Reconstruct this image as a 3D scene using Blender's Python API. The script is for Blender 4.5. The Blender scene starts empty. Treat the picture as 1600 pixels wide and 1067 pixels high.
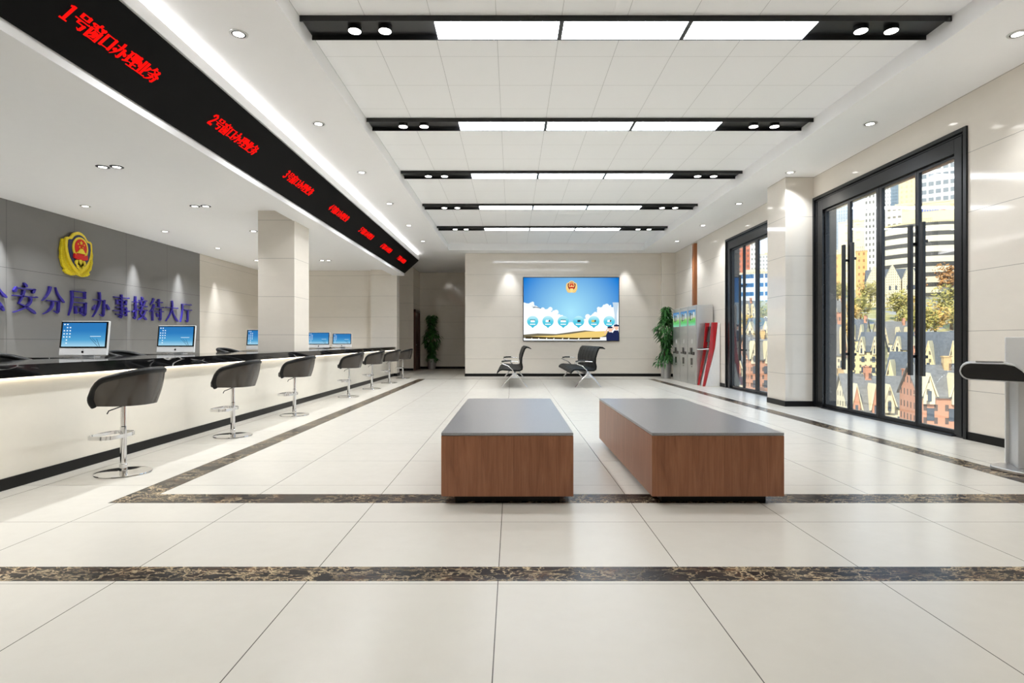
import bpy, bmesh, math, random
from mathutils import Vector, Matrix
PI = math.pi
C = bpy.context.scene.collection
SC = bpy.context.scene

# ------------------------------------------------------------------ materials
def lin(c):
    c = c / 255.0
    return c / 12.92 if c <= 0.04045 else ((c + 0.055) / 1.055) ** 2.4
def rgb(r, g, b): return (lin(r), lin(g), lin(b), 1.0)

class NT:
    """small node-tree helper"""
    def __init__(self, name):
        self.m = bpy.data.materials.new(name); self.m.use_nodes = True
        self.t = self.m.node_tree; self.n = self.t.nodes; self.n.clear()
        self.out = self.n.new('ShaderNodeOutputMaterial')
    def node(self, typ, **kw):
        nd = self.n.new(typ)
        for k, v in kw.items(): setattr(nd, k, v)
        return nd
    def link(self, a, b): self.t.links.new(a, b)
    def val(self, sock, v):
        if hasattr(v, 'is_output') or isinstance(v, bpy.types.NodeSocket): self.link(v, sock)
        else: sock.default_value = v
    def math(self, op, a, b=0.0, c=None):
        nd = self.node('ShaderNodeMath', operation=op)
        self.val(nd.inputs[0], a); self.val(nd.inputs[1], b)
        if c is not None: self.val(nd.inputs[2], c)
        return nd.outputs[0]
    def mix(self, f, a, b):
        nd = self.node('ShaderNodeMix', data_type='RGBA')
        self.val(nd.inputs[0], f); self.val(nd.inputs[6], a); self.val(nd.inputs[7], b)
        return nd.outputs[2]
    def ramp(self, f, stops):
        nd = self.node('ShaderNodeValToRGB'); e = nd.color_ramp.elements
        while len(e) < len(stops): e.new(0.5)
        for k, (p, c) in enumerate(stops):
            e[k].position = p; e[k].color = c
        self.val(nd.inputs[0], f); return nd.outputs[0]
    def pos(self):
        if not hasattr(self, '_pos'):
            g = self.node('ShaderNodeNewGeometry'); s = self.node('ShaderNodeSeparateXYZ')
            self.link(g.outputs['Position'], s.inputs[0]); self._pos = s.outputs; self._geo = g
        return self._pos
    def obj(self):
        if not hasattr(self, '_obj'):
            self._tc = self.node('ShaderNodeTexCoord'); s = self.node('ShaderNodeSeparateXYZ')
            self.link(self._tc.outputs['Object'], s.inputs[0]); self._obj = s.outputs
        return self._obj
    def vec(self, scale=(1, 1, 1), world=True, rot=(0, 0, 0)):
        m = self.node('ShaderNodeMapping')
        m.inputs['Scale'].default_value = scale; m.inputs['Rotation'].default_value = rot
        if world: self.pos(); self.link(self._geo.outputs['Position'], m.inputs[0])
        else: self.obj(); self.link(self._tc.outputs['Object'], m.inputs[0])
        return m.outputs[0]
    def noise(self, scale, detail=3, rough=0.5, v=None, dist=0.0):
        nd = self.node('ShaderNodeTexNoise'); nd.inputs['Scale'].default_value = scale
        nd.inputs['Detail'].default_value = detail; nd.inputs['Roughness'].default_value = rough
        nd.inputs['Distortion'].default_value = dist
        if v is None: v = self.vec()
        self.link(v, nd.inputs['Vector']); return nd.outputs
    def lines(self, u, period, off, width):
        a = self.math('SUBTRACT', u, off); a = self.math('DIVIDE', a, period); a = self.math('FRACT', a)
        a = self.math('SUBTRACT', a, 0.5); a = self.math('ABSOLUTE', a)
        return self.math('GREATER_THAN', a, 0.5 - width / (2 * period))
    def princ(self, col, rough=0.5, metal=0.0, spec=0.5, coat=0.0, emit=None, estr=0.0, normal=None):
        p = self.node('ShaderNodeBsdfPrincipled')
        self.val(p.inputs['Base Color'], col); self.val(p.inputs['Roughness'], rough)
        p.inputs['Metallic'].default_value = metal; p.inputs['Specular IOR Level'].default_value = spec
        p.inputs['Coat Weight'].default_value = coat
        if emit is not None:
            self.val(p.inputs['Emission Color'], emit); p.inputs['Emission Strength'].default_value = estr
        if normal is not None: self.link(normal, p.inputs['Normal'])
        self.link(p.outputs[0], self.out.inputs[0]); return p

def plain(name, c, rough=0.5, metal=0.0, spec=0.5, var=0.04, scale=6.0, coat=0.0):
    t = NT(name); col = rgb(*c)
    f = t.noise(scale, 3, v=t.vec(world=False))[0]
    d = tuple(max(0, x * (1 - var)) for x in col[:3]) + (1,); l = tuple(min(1, x * (1 + var)) for x in col[:3]) + (1,)
    t.princ(t.mix(f, d, l), rough, metal, spec, coat); return t.m
def emis(name, c, s):
    t = NT(name); e = t.node('ShaderNodeEmission'); e.inputs[0].default_value = rgb(*c); e.inputs[1].default_value = s
    t.link(e.outputs[0], t.out.inputs[0]); return t.m
def graphic(name, c, s=0.95):
    """a patch of a lit screen: emission only"""
    return emis(name, c, s)

def m_wall(name, c, zoff, zper, ujoint=None, rough=0.07, jc=0.72, spec=0.5):
    t = NT(name); p = t.pos()
    n = t.noise(0.9, 5, 0.6, v=t.vec((1, 1, 3.0)), dist=0.6)[0]
    n2 = t.noise(5.0, 4, 0.6, v=t.vec((1, 1, 2.0)))[0]
    f = t.math('ADD', t.math('MULTIPLY', n, 0.6), t.math('MULTIPLY', n2, 0.4))
    c0 = rgb(*[x * 0.965 for x in c]); c1 = rgb(*[min(255, x * 1.03) for x in c])
    col = t.mix(f, c0, c1)
    j = t.lines(p[2], zper, zoff, 0.006)
    if ujoint:
        ax, per, off = ujoint
        j = t.math('MAXIMUM', j, t.lines(p[ax], per, off, 0.006))
    dark = rgb(*[x * jc for x in c])
    t.princ(t.mix(j, col, dark), rough, 0, spec); return t.m

def m_floor():
    t = NT('floor_tile_polished'); p = t.pos()
    n = t.noise(0.7, 4, 0.55, dist=0.8)[0]; n2 = t.noise(9.0, 5, 0.65)[0]
    f = t.math('ADD', t.math('MULTIPLY', n, 0.55), t.math('MULTIPLY', n2, 0.45))
    col = t.mix(f, rgb(204, 199, 188), rgb(219, 215, 205))
    # each tile a shade of its own
    u = t.math('FLOOR', t.math('DIVIDE', t.math('SUBTRACT', p[0], -0.067), 0.917))
    v = t.math('FLOOR', t.math('DIVIDE', t.math('SUBTRACT', p[1], 2.70), 0.926))
    cx = t.node('ShaderNodeCombineXYZ'); t.link(u, cx.inputs[0]); t.link(v, cx.inputs[1])
    wn = t.node('ShaderNodeTexWhiteNoise', noise_dimensions='2D'); t.link(cx.outputs[0], wn.inputs['Vector'])
    col = t.mix(t.math('MULTIPLY', wn.outputs[0], 0.10), col, rgb(192, 187, 177))
    j = t.math('MAXIMUM', t.lines(p[0], 0.917, -0.067, 0.0045), t.lines(p[1], 0.926, 2.70, 0.0035))
    col = t.mix(j, col, rgb(92, 86, 80))
    r = t.math('ADD', 0.22, t.math('MULTIPLY', n2, 0.06))
    t.princ(col, r, 0, 0.25); return t.m

def m_emperador():
    t = NT('dark_vein_marble')
    v = t.vec((1, 1.9, 1), rot=(0, 0, .6)); w = t.noise(2.2, 5, 0.65, v=v)
    mx = t.node('ShaderNodeMix', data_type='VECTOR'); mx.inputs[0].default_value = 0.42
    t.link(v, mx.inputs[4]); t.link(w[1], mx.inputs[5])
    def crack(s, thr):
        vo = t.node('ShaderNodeTexVoronoi', feature='DISTANCE_TO_EDGE'); vo.inputs['Scale'].default_value = s
        t.link(mx.outputs[1], vo.inputs['Vector'])
        mr = t.node('ShaderNodeMapRange'); t.link(vo.outputs[0], mr.inputs[0])
        mr.inputs[1].default_value = 0.0; mr.inputs[2].default_value = thr; mr.inputs[3].default_value = 1.0; mr.inputs[4].default_value = 0.0
        return mr.outputs[0]
    base = t.ramp(t.noise(5.0, 6, 0.7)[0], [(0.36, rgb(9, 8, 10)), (0.52, rgb(28, 21, 20)), (0.62, rgb(70, 50, 38)), (0.76, rgb(150, 120, 88))])
    gate = t.ramp(t.noise(2.2, 3)[0], [(0.38, (0.1, 0.1, 0.1, 1)), (0.62, (1, 1, 1, 1))])
    a = t.math('MULTIPLY', crack(5.0, 0.03), gate); b = t.math('MULTIPLY', t.math('MULTIPLY', crack(13.0, 0.06), 0.85), gate)
    col = t.mix(t.math('MAXIMUM', a, b), base, rgb(208, 186, 150))
    t.princ(col, 0.25, 0, 0.15); return t.m

def m_worktop():
    t = NT('black_marble_white_veins'); p = t.pos()
    v = t.vec((1.6, 0.55, 1.6), rot=(0.2, 0.3, 0.6)); w = t.noise(1.6, 3, v=v)
    mx = t.node('ShaderNodeMix', data_type='VECTOR'); mx.inputs[0].default_value = 0.3
    t.link(v, mx.inputs[4]); t.link(w[1], mx.inputs[5])
    vo = t.node('ShaderNodeTexVoronoi', feature='DISTANCE_TO_EDGE'); vo.inputs['Scale'].default_value = 1.9
    t.link(mx.outputs[1], vo.inputs['Vector'])
    mr = t.node('ShaderNodeMapRange'); t.link(vo.outputs[0], mr.inputs[0])
    mr.inputs[1].default_value = 0.0; mr.inputs[2].default_value = 0.011; mr.inputs[3].default_value = 1.0; mr.inputs[4].default_value = 0.0
    gate = t.ramp(t.noise(1.8, 2)[0], [(0.52, (0, 0, 0, 1)), (0.62, (1, 1, 1, 1))])
    f = t.math('MULTIPLY', mr.outputs[0], gate)
    col = t.mix(f, rgb(20, 20, 21), rgb(200, 198, 194))
    t.princ(col, 0.06, 0, 0.6); return t.m

def m_wood(name, c0, c1, axis=2, rough=0.35):
    t = NT(name)
    sc = [9, 9, 9]; sc[axis] = 0.7
    v = t.vec(tuple(sc), world=False); n = t.noise(2.2, 6, 0.62, v=v, dist=1.2)[0]
    sc2 = [60, 60, 60]; sc2[axis] = 1.6
    n2 = t.noise(2.0, 4, 0.6, v=t.vec(tuple(sc2), world=False))[0]
    f = t.math('ADD', t.math('MULTIPLY', n, 0.65), t.math('MULTIPLY', n2, 0.35))
    t.princ(t.ramp(f, [(0.3, rgb(*c0)), (0.7, rgb(*c1))]), rough, 0, 0.4); return t.m

def m_speckle(name, c, rough, metal):
    t = NT(name); n = t.noise(160, 2, 0.6, v=t.vec(world=False))[0]
    t.princ(t.mix(n, rgb(*[x * 0.86 for x in c]), rgb(*[min(255, x * 1.12) for x in c])), rough, metal, 0.5); return t.m

def m_ceiling_tile():
    t = NT('ceiling_panel_white'); p = t.pos()
    j = t.math('MAXIMUM', t.lines(p[0], 0.63, -0.152, 0.005), t.lines(p[1], 0.70, 6.24, 0.004))
    t.princ(t.mix(j, rgb(248, 248, 249), rgb(196, 196, 196)), 0.6, 0, 0.3); return t.m

def m_glass():
    t = NT('clear_door_glass'); g = t.node('ShaderNodeNewGeometry'); dp = t.node('ShaderNodeVectorMath', operation='DOT_PRODUCT')
    t.link(g.outputs['Incoming'], dp.inputs[0]); t.link(g.outputs['Normal'], dp.inputs[1])
    c = t.math('SUBTRACT', 1.0, t.math('ABSOLUTE', dp.outputs['Value']))
    f = t.math('MULTIPLY_ADD', t.math('POWER', c, 5.0), 0.92, 0.08)
    tr = t.node('ShaderNodeBsdfTransparent'); tr.inputs[0].default_value = (0.95, 0.965, 0.96, 1)
    gl = t.node('ShaderNodeBsdfGlossy'); gl.inputs['Roughness'].default_value = 0.0
    mx = t.node('ShaderNodeMixShader')
    t.link(f, mx.inputs[0]); t.link(tr.outputs[0], mx.inputs[1]); t.link(gl.outputs[0], mx.inputs[2])
    t.link(mx.outputs[0], t.out.inputs[0]); return t.m

def m_window(name, wall, win, pu, pz, fu=0.6, fz=0.55):
    """building facade with a regular grid of windows"""
    t = NT(name); o = t.obj(); g = t.node('ShaderNodeNewGeometry'); s = t.node('ShaderNodeSeparateXYZ')
    t.link(t._tc.outputs['Normal'], s.inputs[0])
    isx = t.math('GREATER_THAN', t.math('ABSOLUTE', s.outputs[0]), 0.6)
    u = t.math('ADD', t.math('MULTIPLY', o[1], isx), t.math('MULTIPLY', o[0], t.math('SUBTRACT', 1.0, isx)))
    def band(x, per, fr):
        if fr >= 1: return 1.0
        a = t.math('ABSOLUTE', t.math('SUBTRACT', t.math('FRACT', t.math('DIVIDE', x, per)), 0.5))
        return t.math('LESS_THAN', a, fr / 2)
    k = t.math('MULTIPLY', band(u, pu, fu), band(o[2], pz, fz))
    k = t.math('MULTIPLY', k, t.math('LESS_THAN', t.math('ABSOLUTE', s.outputs[2]), 0.5))
    n = t.noise(0.4, 3, v=t.vec(world=False))[0]
    wc = t.mix(n, rgb(*[x * 0.93 for x in wall]), rgb(*wall))
    t.princ(t.mix(k, wc, rgb(*win)), 0.6, 0, 0.3); return t.m

def m_brick(name, c, d):
    t = NT(name); b = t.node('ShaderNodeTexBrick'); b.inputs['Scale'].default_value = 2.0
    b.inputs['Color1'].default_value = rgb(*c); b.inputs['Color2'].default_value = rgb(*d); b.inputs['Mortar'].default_value = rgb(200, 190, 175)
    t.link(t.vec((1, 1, 1), world=False, rot=(PI / 2, 0, 0)), b.inputs['Vector'])
    t.princ(b.outputs[0], 0.8, 0, 0.2); return t.m

def m_terrain():
    t = NT('hillside_ground'); n = t.noise(0.11, 4, 0.6)[0]; n2 = t.noise(0.9, 4)[0]
    col = t.ramp(n, [(0.36, rgb(150, 148, 144)), (0.47, rgb(176, 170, 158)), (0.5, rgb(186, 170, 110)), (0.6, rgb(150, 146, 92)), (0.7, rgb(205, 190, 150))])
    t.princ(t.mix(t.math('MULTIPLY', n2, 0.3), col, rgb(120, 112, 92)), 0.9, 0, 0.1); return t.m

def m_leaf(name, a, b, rough=0.35):
    t = NT(name); n = t.noise(14.0, 2, v=t.vec(world=False))[0]
    t.princ(t.ramp(n, [(0.35, rgb(*a)), (0.65, rgb(*b))]), rough, 0, 0.4); return t.m

def m_radial(name, cin, cout, cx, cz, rad, s=0.95):
    """screen picture: colour spreading from one point (object space x,z)"""
    t = NT(name); o = t.obj()
    dx = t.math('SUBTRACT', o[0], cx); dz = t.math('SUBTRACT', o[2], cz)
    d = t.math('SQRT', t.math('ADD', t.math('MULTIPLY', dx, dx), t.math('MULTIPLY', dz, dz)))
    col = t.ramp(t.math('DIVIDE', d, rad), [(0.0, rgb(*cin)), (1.0, rgb(*cout))])
    e = t.node('ShaderNodeEmission'); t.link(col, e.inputs[0]); e.inputs[1].default_value = s
    t.link(e.outputs[0], t.out.inputs[0]); return t.m
def m_vgrad(name, stops, z0, z1, s=0.95):
    t = NT(name); o = t.obj()
    f = t.math('DIVIDE', t.math('SUBTRACT', o[2], z0), z1 - z0)
    col = t.ramp(f, [(p, rgb(*c)) for p, c in stops])
    e = t.node('ShaderNodeEmission'); t.link(col, e.inputs[0]); e.inputs[1].default_value = s
    t.link(e.outputs[0], t.out.inputs[0]); return t.m

BEIGE = (222, 215, 204)
M = {}
M['beige'] = m_wall('beige_marble', BEIGE, 0.577, 0.695)
M['grey'] = m_wall('grey_panel', (122, 121, 119), 1.19, 1.20, (1, 1.48, 9.53), rough=0.16, jc=0.6, spec=0.4)
M['floor'] = m_floor(); M['emp'] = m_emperador()
M['ctile'] = m_ceiling_tile()
M['white'] = plain('ceiling_paint_white', (247, 247, 248), 0.6, spec=0.3, var=0.01)
M['black'] = plain('matt_black_metal', (18, 18, 19), 0.35, 0.0, 0.5)
M['frame'] = plain('charcoal_door_metal', (34, 35, 37), 0.25, 0.3, 0.5)
M['base'] = plain('black_skirting', (17, 16, 15), 0.35, 0, 0.2)
M['chrome'] = plain('chrome', (225, 225, 226), 0.07, 1.0)
M['steel'] = plain('brushed_steel', (214, 214, 213), 0.3, 0.9)
M['alu'] = plain('silver_aluminium', (205, 206, 208), 0.3, 0.6)
M['worktop'] = m_worktop()
M['front'] = m_wall('cream_counter_front', (232, 226, 213), 20.0, 40.0, rough=0.05)
M['leather'] = plain('black_leather', (15, 15, 15), 0.4, 0, 0.3)
M['seatleather'] = plain('black_mesh_leather', (11, 11, 11), 0.55, 0, 0.2)
M['shell'] = plain('dark_taupe_leather', (62, 56, 51), 0.22, 0, 0.6)
M['walnut'] = m_wood('walnut_veneer', (116, 70, 46), (158, 106, 76))
M['brown'] = m_wood('dark_red_wood', (52, 22, 15), (84, 38, 26))
M['copper'] = m_wood('copper_jamb', (140, 84, 48), (176, 112, 70))
M['benchtop'] = m_speckle('grey_speckled_top', (142, 142, 145), 0.28, 0.35)
M['sign'] = plain('led_panel_black', (8, 7, 7), 0.6, 0, 0.1)
M['red'] = emis('led_red', (246, 18, 14), 1.0)
M['panel'] = emis('light_panel_white', (243, 248, 255), 13.6)
M['lens'] = emis('downlight_white', (255, 252, 246), 8.0)
M['cove'] = emis('cove_led', (255, 252, 248), 12.0)
M['warm'] = emis('under_counter_led', (255, 242, 220), 3.6)
M['glass'] = m_glass()
M['purple'] = plain('blue_violet_letters', (52, 43, 132), 0.25, 0, 0.5)
M['gold'] = plain('polished_gold', (240, 216, 50), 0.28, 0.1, 0.6, var=0.12, scale=30)
M['golddark'] = plain('aged_gold', (226, 202, 28), 0.4, 0.1, 0.5, var=0.35, scale=40)
M['navy'] = plain('emblem_blue', (44, 52, 96), 0.4)
M['ered'] = plain('emblem_red', (222, 22, 16), 0.35)
M['wplastic'] = plain('white_plastic', (232, 232, 231), 0.3)
M['bplastic'] = plain('black_plastic', (14, 14, 15), 0.2)
M['kred'] = plain('kiosk_red', (176, 28, 34), 0.25, coat=0.3)
M['pot'] = plain('silver_pot', (176, 174, 172), 0.35, 0.6)
M['soil'] = plain('dark_soil', (50, 40, 32), 0.9)
M['leaf'] = m_leaf('fig_leaf', (22, 62, 24), (62, 122, 52))
M['stem'] = plain('plant_stem', (84, 66, 46), 0.8)

# ------------------------------------------------------------------ mesh helper
class MB:
    def __init__(self): self.v = []; self.f = []; self.mi = []
    def add(self, vs, fs, m=0):
        o = len(self.v); self.v += [tuple(p) for p in vs]
        for f in fs: self.f.append([o + i for i in f]); self.mi.append(m)
        return self
    def box(self, x0, x1, y0, y1, z0, z1, m=0):
        x0, x1 = min(x0, x1), max(x0, x1); y0, y1 = min(y0, y1), max(y0, y1); z0, z1 = min(z0, z1), max(z0, z1)
        vs = [(x0, y0, z0), (x1, y0, z0), (x1, y1, z0), (x0, y1, z0), (x0, y0, z1), (x1, y0, z1), (x1, y1, z1), (x0, y1, z1)]
        return self.add(vs, [(3, 2, 1, 0), (4, 5, 6, 7), (0, 1, 5, 4), (1, 2, 6, 5), (2, 3, 7, 6), (3, 0, 4, 7)], m)
    def prism(self, poly, fn, c0, c1, m=0):
        n = len(poly); vs = [fn(a, b, c0) for a, b in poly] + [fn(a, b, c1) for a, b in poly]
        fs = [tuple(range(n))[::-1], tuple(range(n, 2 * n))] + [(i, (i + 1) % n, n + (i + 1) % n, n + i) for i in range(n)]
        return self.add(vs, fs, m)
    def lathe(self, prof, c=(0, 0, 0), n=28, m=0, axis='z', cap=True):
        vs = []; fs = []; k = len(prof)
        for i in range(n):
            a = 2 * PI * i / n
            for r, z in prof:
                p = (r * math.cos(a), r * math.sin(a), z)
                if axis == 'y': p = (p[0], p[2], p[1])
                if axis == 'x': p = (p[2], p[0], p[1])
                vs.append((c[0] + p[0], c[1] + p[1], c[2] + p[2]))
        for i in range(n):
            j = (i + 1) % n
            for q in range(k - 1): fs.append((i * k + q, j * k + q, j * k + q + 1, i * k + q + 1))
        if cap:
            fs.append(tuple(i * k for i in range(n))[::-1]); fs.append(tuple(i * k + k - 1 for i in range(n)))
        return self.add(vs, fs, m)
    def tube(self, path, r, n=10, m=0, closed=False, flat=None):
        path = [Vector(p) for p in path]; N = len(path); rs = r if isinstance(r, (list, tuple)) else [r] * N
        vs = []; fs = []; up = Vector((0, 0, 1)); prev = None
        for i, p in enumerate(path):
            if closed: d = path[(i + 1) % N] - path[i - 1]
            else: d = path[min(i + 1, N - 1)] - path[max(i - 1, 0)]
            d.normalize()
            if prev is None:
                a = up if abs(d.dot(up)) < 0.9 else Vector((1, 0, 0))
                x = d.cross(a).normalized()
            else: x = (prev - d * prev.dot(d)).normalized()
            prev = x; y = d.cross(x).normalized()
            if flat:   # rectangular bar: half width along x, half height along y
                for a, b in ((-1, -1), (1, -1), (1, 1), (-1, 1)): vs.append(p + x * (a * flat[0]) + y * (b * flat[1]))
            else:
                for k in range(n):
                    a = 2 * PI * k / n; vs.append(p + x * (rs[i] * math.cos(a)) + y * (rs[i] * math.sin(a)))
        q = 4 if flat else n
        for i in range(N if closed else N - 1):
            j = (i + 1) % N
            for k in range(q): fs.append((i * q + k, i * q + (k + 1) % q, j * q + (k + 1) % q, j * q + k))
        if not closed: fs.append(tuple(range(q))[::-1]); fs.append(tuple(range((N - 1) * q, N * q)))
        return self.add(vs, fs, m)
    def build(self, name, mats, parent=None, smooth=None, bevel=None, recalc=True):
        me = bpy.data.meshes.new(name); me.from_pydata(self.v, [], self.f)
        if not isinstance(mats, (list, tuple)): mats = [mats]
        for m in mats: me.materials.append(m)
        for p, k in zip(me.polygons, self.mi): p.material_index = k
        if recalc:
            b = bmesh.new(); b.from_mesh(me); bmesh.ops.recalc_face_normals(b, faces=b.faces); b.to_mesh(me); b.free()
        if smooth is not None:
            for p in me.polygons: p.use_smooth = True
            me.set_sharp_from_angle(angle=math.radians(smooth))
        o = bpy.data.objects.new(name, me); C.objects.link(o)
        if parent is not None: o.parent = parent
        if bevel:
            bv = o.modifiers.new('edge', 'BEVEL'); bv.width = bevel; bv.segments = 2; bv.limit_method = 'ANGLE'
        return o

def tag(o, label, cat, group=None):
    o['label'] = label; o['category'] = cat
    if group: o['group'] = group
    return o
def thing(name, label, cat, loc=(0, 0, 0), rz=0.0, group=None):
    o = bpy.data.objects.new(name, None); C.objects.link(o); o.empty_display_size = 0.1
    o.location = loc; o.rotation_euler = (0, 0, rz); return tag(o, label, cat, group)
def struct(name, mb, mats, parent=None, **kw):
    o = mb.build(name, mats, parent, **kw)
    if parent is None: o['kind'] = 'structure'
    return o
def dup(root, loc, label, group=None, rz=None):
    r = root.copy(); C.objects.link(r); r.location = loc
    if rz is not None: r.rotation_euler = (0, 0, rz)
    r['label'] = label
    if group: r['group'] = group
    def kids(src, dst):
        for ch in [o for o in src.children]:
            c = ch.copy(); C.objects.link(c); c.parent = dst; kids(ch, c)
    kids(root, r); return r
XY = lambda a, b, c: (a, b, c)
XZ = lambda a, b, c: (a, c, b)     # profile in x,z extruded along y
YZ = lambda a, b, c: (c, a, b)     # profile in y,z extruded along x
ORD = ['nearest', 'second nearest', 'third nearest', 'fourth nearest', 'fifth nearest', 'sixth nearest', 'farthest']

# ------------------------------------------------------------------ the room
XL, XR, Y0, YF, YB = -8.47, 5.34, -2.0, 18.76, 24.0
ZC, ZM, ZS = 4.06, 4.275, 3.53
# floor with inlaid dark marble bands
f = MB()
xs = [-8.7, -2.88, -2.655, 4.155, 4.38, 5.55]; ys = [-2.2, 2.73, 2.905, 4.05, 4.287, 17.40, 17.53, 24.2]
def dark(i, j):
    if ys[j] == 2.73: return True
    inx = 1 <= i <= 3; iny = 3 <= j <= 5
    if inx and j in (3, 5): return True
    return i in (1, 3) and iny
for i in range(len(xs) - 1):
    for j in range(len(ys) - 1):
        f.add([(xs[i], ys[j], 0), (xs[i + 1], ys[j], 0), (xs[i + 1], ys[j + 1], 0), (xs[i], ys[j + 1], 0)], [(0, 1, 2, 3)], 1 if dark(i, j) else 0)
struct('floor', f, [M['floor'], M['emp']], recalc=False)

# walls
struct('wall_left', MB().box(XL - .2, XL, Y0, 15.43, 0, 4.4, 0).box(XL - .2, XL - .012, 15.43, 19.1, 0, 4.4, 1), [M['grey'], M['beige']])
struct('wall_counter_back', MB().box(XL - .2, -3.82, 19.1, 19.3, 0, 4.4), M['beige'])
struct('wall_column_counter_end', MB().box(-4.69, -3.82, 18.88, 19.1, 0, 4.0), M['beige'])
struct('wall_column_counter_middle', MB().box(-4.62, -3.96, 10.35, 11.09, 0, 4.0), M['beige'])
struct('wall_passage', MB().box(-5.7, -3.88, 22.4, 22.6, 0, 4.06).box(-4.05, -3.88, 22.6, 24.0, 0, 4.06).box(-5.9, -5.7, 19.3, 22.6, 0, 4.06), M['beige'])
struct('wall_corridor_end', MB().box(-4.05, -1.3, 24.0, 24.2, 0, 4.06), M['beige'])
struct('wall_far', MB().box(-1.545, XR + .2, YF, YF + .2, 0, 4.4).box(-1.545, -1.345, YF + .2, 24.0, 0, 4.4), M['beige'])
struct('wall_column_far_right', MB().box(4.91, XR, 18.64, YF, 0, ZC), M['beige'])
struct('wall_behind', MB().box(XL - .2, XR + .25, Y0 - .2, Y0, 0, 4.4), M['beige'])
WX = XR + .25
w = MB()
w.box(XR, WX, Y0, 6.66, 0, 4.4).box(XR, WX, 6.66, 10.07, 3.68, 4.4).box(XR, WX, 10.07, 10.78, 0, 4.4)
w.box(XR, WX, 10.78, 14.2, 3.68, 4.4).box(XR, WX, 14.2, 16.40, 0, 4.4).box(XR, WX, 16.95, YF, 0, 4.4)
w.box(XR, WX, 16.40, 16.95, 0, 0.9).box(XR, WX, 16.40, 16.95, 4.02, 4.4)
struct('wall_right', w, M['beige'])
struct('wall_column_right', MB().box(4.84, XR, 10.07, 10.78, 0, ZC), M['beige'])

# ceilings
c = MB()
c.box(-3.98, -2.045, Y0, 18.15, ZC, 4.4).box(4.22, XR, Y0, 18.15, ZC, 4.4).box(-3.98, XR, 18.15, 24.0, ZC, 4.4)
c.box(-5.8, -3.98, 19.1, 24.0, ZC, 4.4).box(-2.045, 4.22, Y0, -1.4, ZC, 4.4)
struct('ceiling_perimeter', c, M['white'])
struct('ceiling', MB().box(-2.045, 4.22, -1.4, 18.15, ZM, 4.4), M['ctile'])
struct('ceiling_counter', MB().box(XL, -3.98, Y0, 19.1, ZS, 4.4), M['white'])
struct('ceiling_sun_block', MB().box(XL - .3, WX + .05, Y0 - .3, 24.3, 4.4, 4.55), M['white'])  # unseen slab added over all ceilings to stop sun leaking in
# thin shadow-gap trims round the recess
struct('trim_1', MB().box(-2.045, -2.02, -1.4, 18.15, ZC, ZC + .02).box(4.195, 4.22, -1.4, 18.15, ZC, ZC + .02).box(-2.045, 4.22, 18.125, 18.15, ZC, ZC + .02), M['white'])
# bulkhead over the counter, with a cove
prof = [(-3.98, 3.345), (-3.60, 3.345), (-3.60, 3.435), (-3.12, 3.865), (-3.10, 3.865), (-3.10, 3.985), (-3.125, 3.985), (-3.125, 3.90),
        (-3.36, 3.90), (-3.36, 4.06), (-3.98, 4.06)]
struct('ceiling_bulkhead', MB().prism(prof, XZ, Y0, 19.0), M['white'])
o = MB().box(-3.30, -3.25, Y0 + .02, 18.95, 3.902, 3.915).build('cove_light_strip', M['cove'])
tag(o, 'glowing white light strip hidden in the cove along the top of the black red-lettered sign', 'light strip')

# baseboards
H = 0.095
struct('baseboard_right', MB().box(XR - .014, XR, Y0, 6.66, 0, H).box(XR - .014, XR, 14.2, 18.64, 0, H), M['base'])
struct('baseboard_column_right', MB().box(4.826, XR, 10.056, 10.07, 0, H).box(4.826, 4.84, 10.07, 10.78, 0, H), M['base'])
struct('baseboard_far', MB().box(-1.559, 4.91, YF - .014, YF, 0, H).box(4.896, XR, 18.626, 18.64, 0, H).box(-1.559, -1.545, YF, 24, 0, H), M['base'])
struct('baseboard_corridor', MB().box(-3.88, -1.56, 23.986, 24.0, 0, H).box(-5.7, -3.88, 22.386, 22.4, 0, H).box(-3.88, -3.866, 23.6, 24.0, 0, H), M['base'])
struct('baseboard_counter_end', MB().box(-3.82, -3.806, 18.866, 19.3, 0, H).box(-4.69, -3.82, 18.866, 18.88, 0, H), M['base'])
struct('baseboard_left', MB().box(XL, XL + .014, Y0, 19.1, 0, H).box(XL, -4.69, 19.086, 19.1, 0, H), M['base'])

# brown door on the corridor side wall
d3 = bpy.data.objects.new('door_3', None); C.objects.link(d3); d3['kind'] = 'structure'
MB().box(-3.88, -3.80, 22.42, 22.50, 0, 2.42).box(-3.88, -3.80, 23.46, 23.56, 0, 2.42).box(-3.88, -3.80, 22.42, 23.56, 2.32, 2.42).build('door_frame', M['brown'], d3, bevel=.004)
lf = MB().box(-3.88, -3.84, 22.50, 23.46, 0.0, 2.32).build('door_leaf', M['brown'], d3)
MB().tube([(-3.82, 22.60, 1.02), (-3.80, 22.60, 1.02), (-3.80, 22.70, 1.02)], .01).build('handle', M['steel'], lf)

# slit window
w1 = bpy.data.objects.new('window_1', None); C.objects.link(w1); w1['kind'] = 'structure'
MB().box(XR - .02, XR + .10, 16.64, 16.80, .9, 4.02).build('window_frame', M['copper'], w1)
MB().box(XR + .12, XR + .13, 16.40, 16.95, .9, 4.02).build('window_glass', M['glass'], w1)

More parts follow.
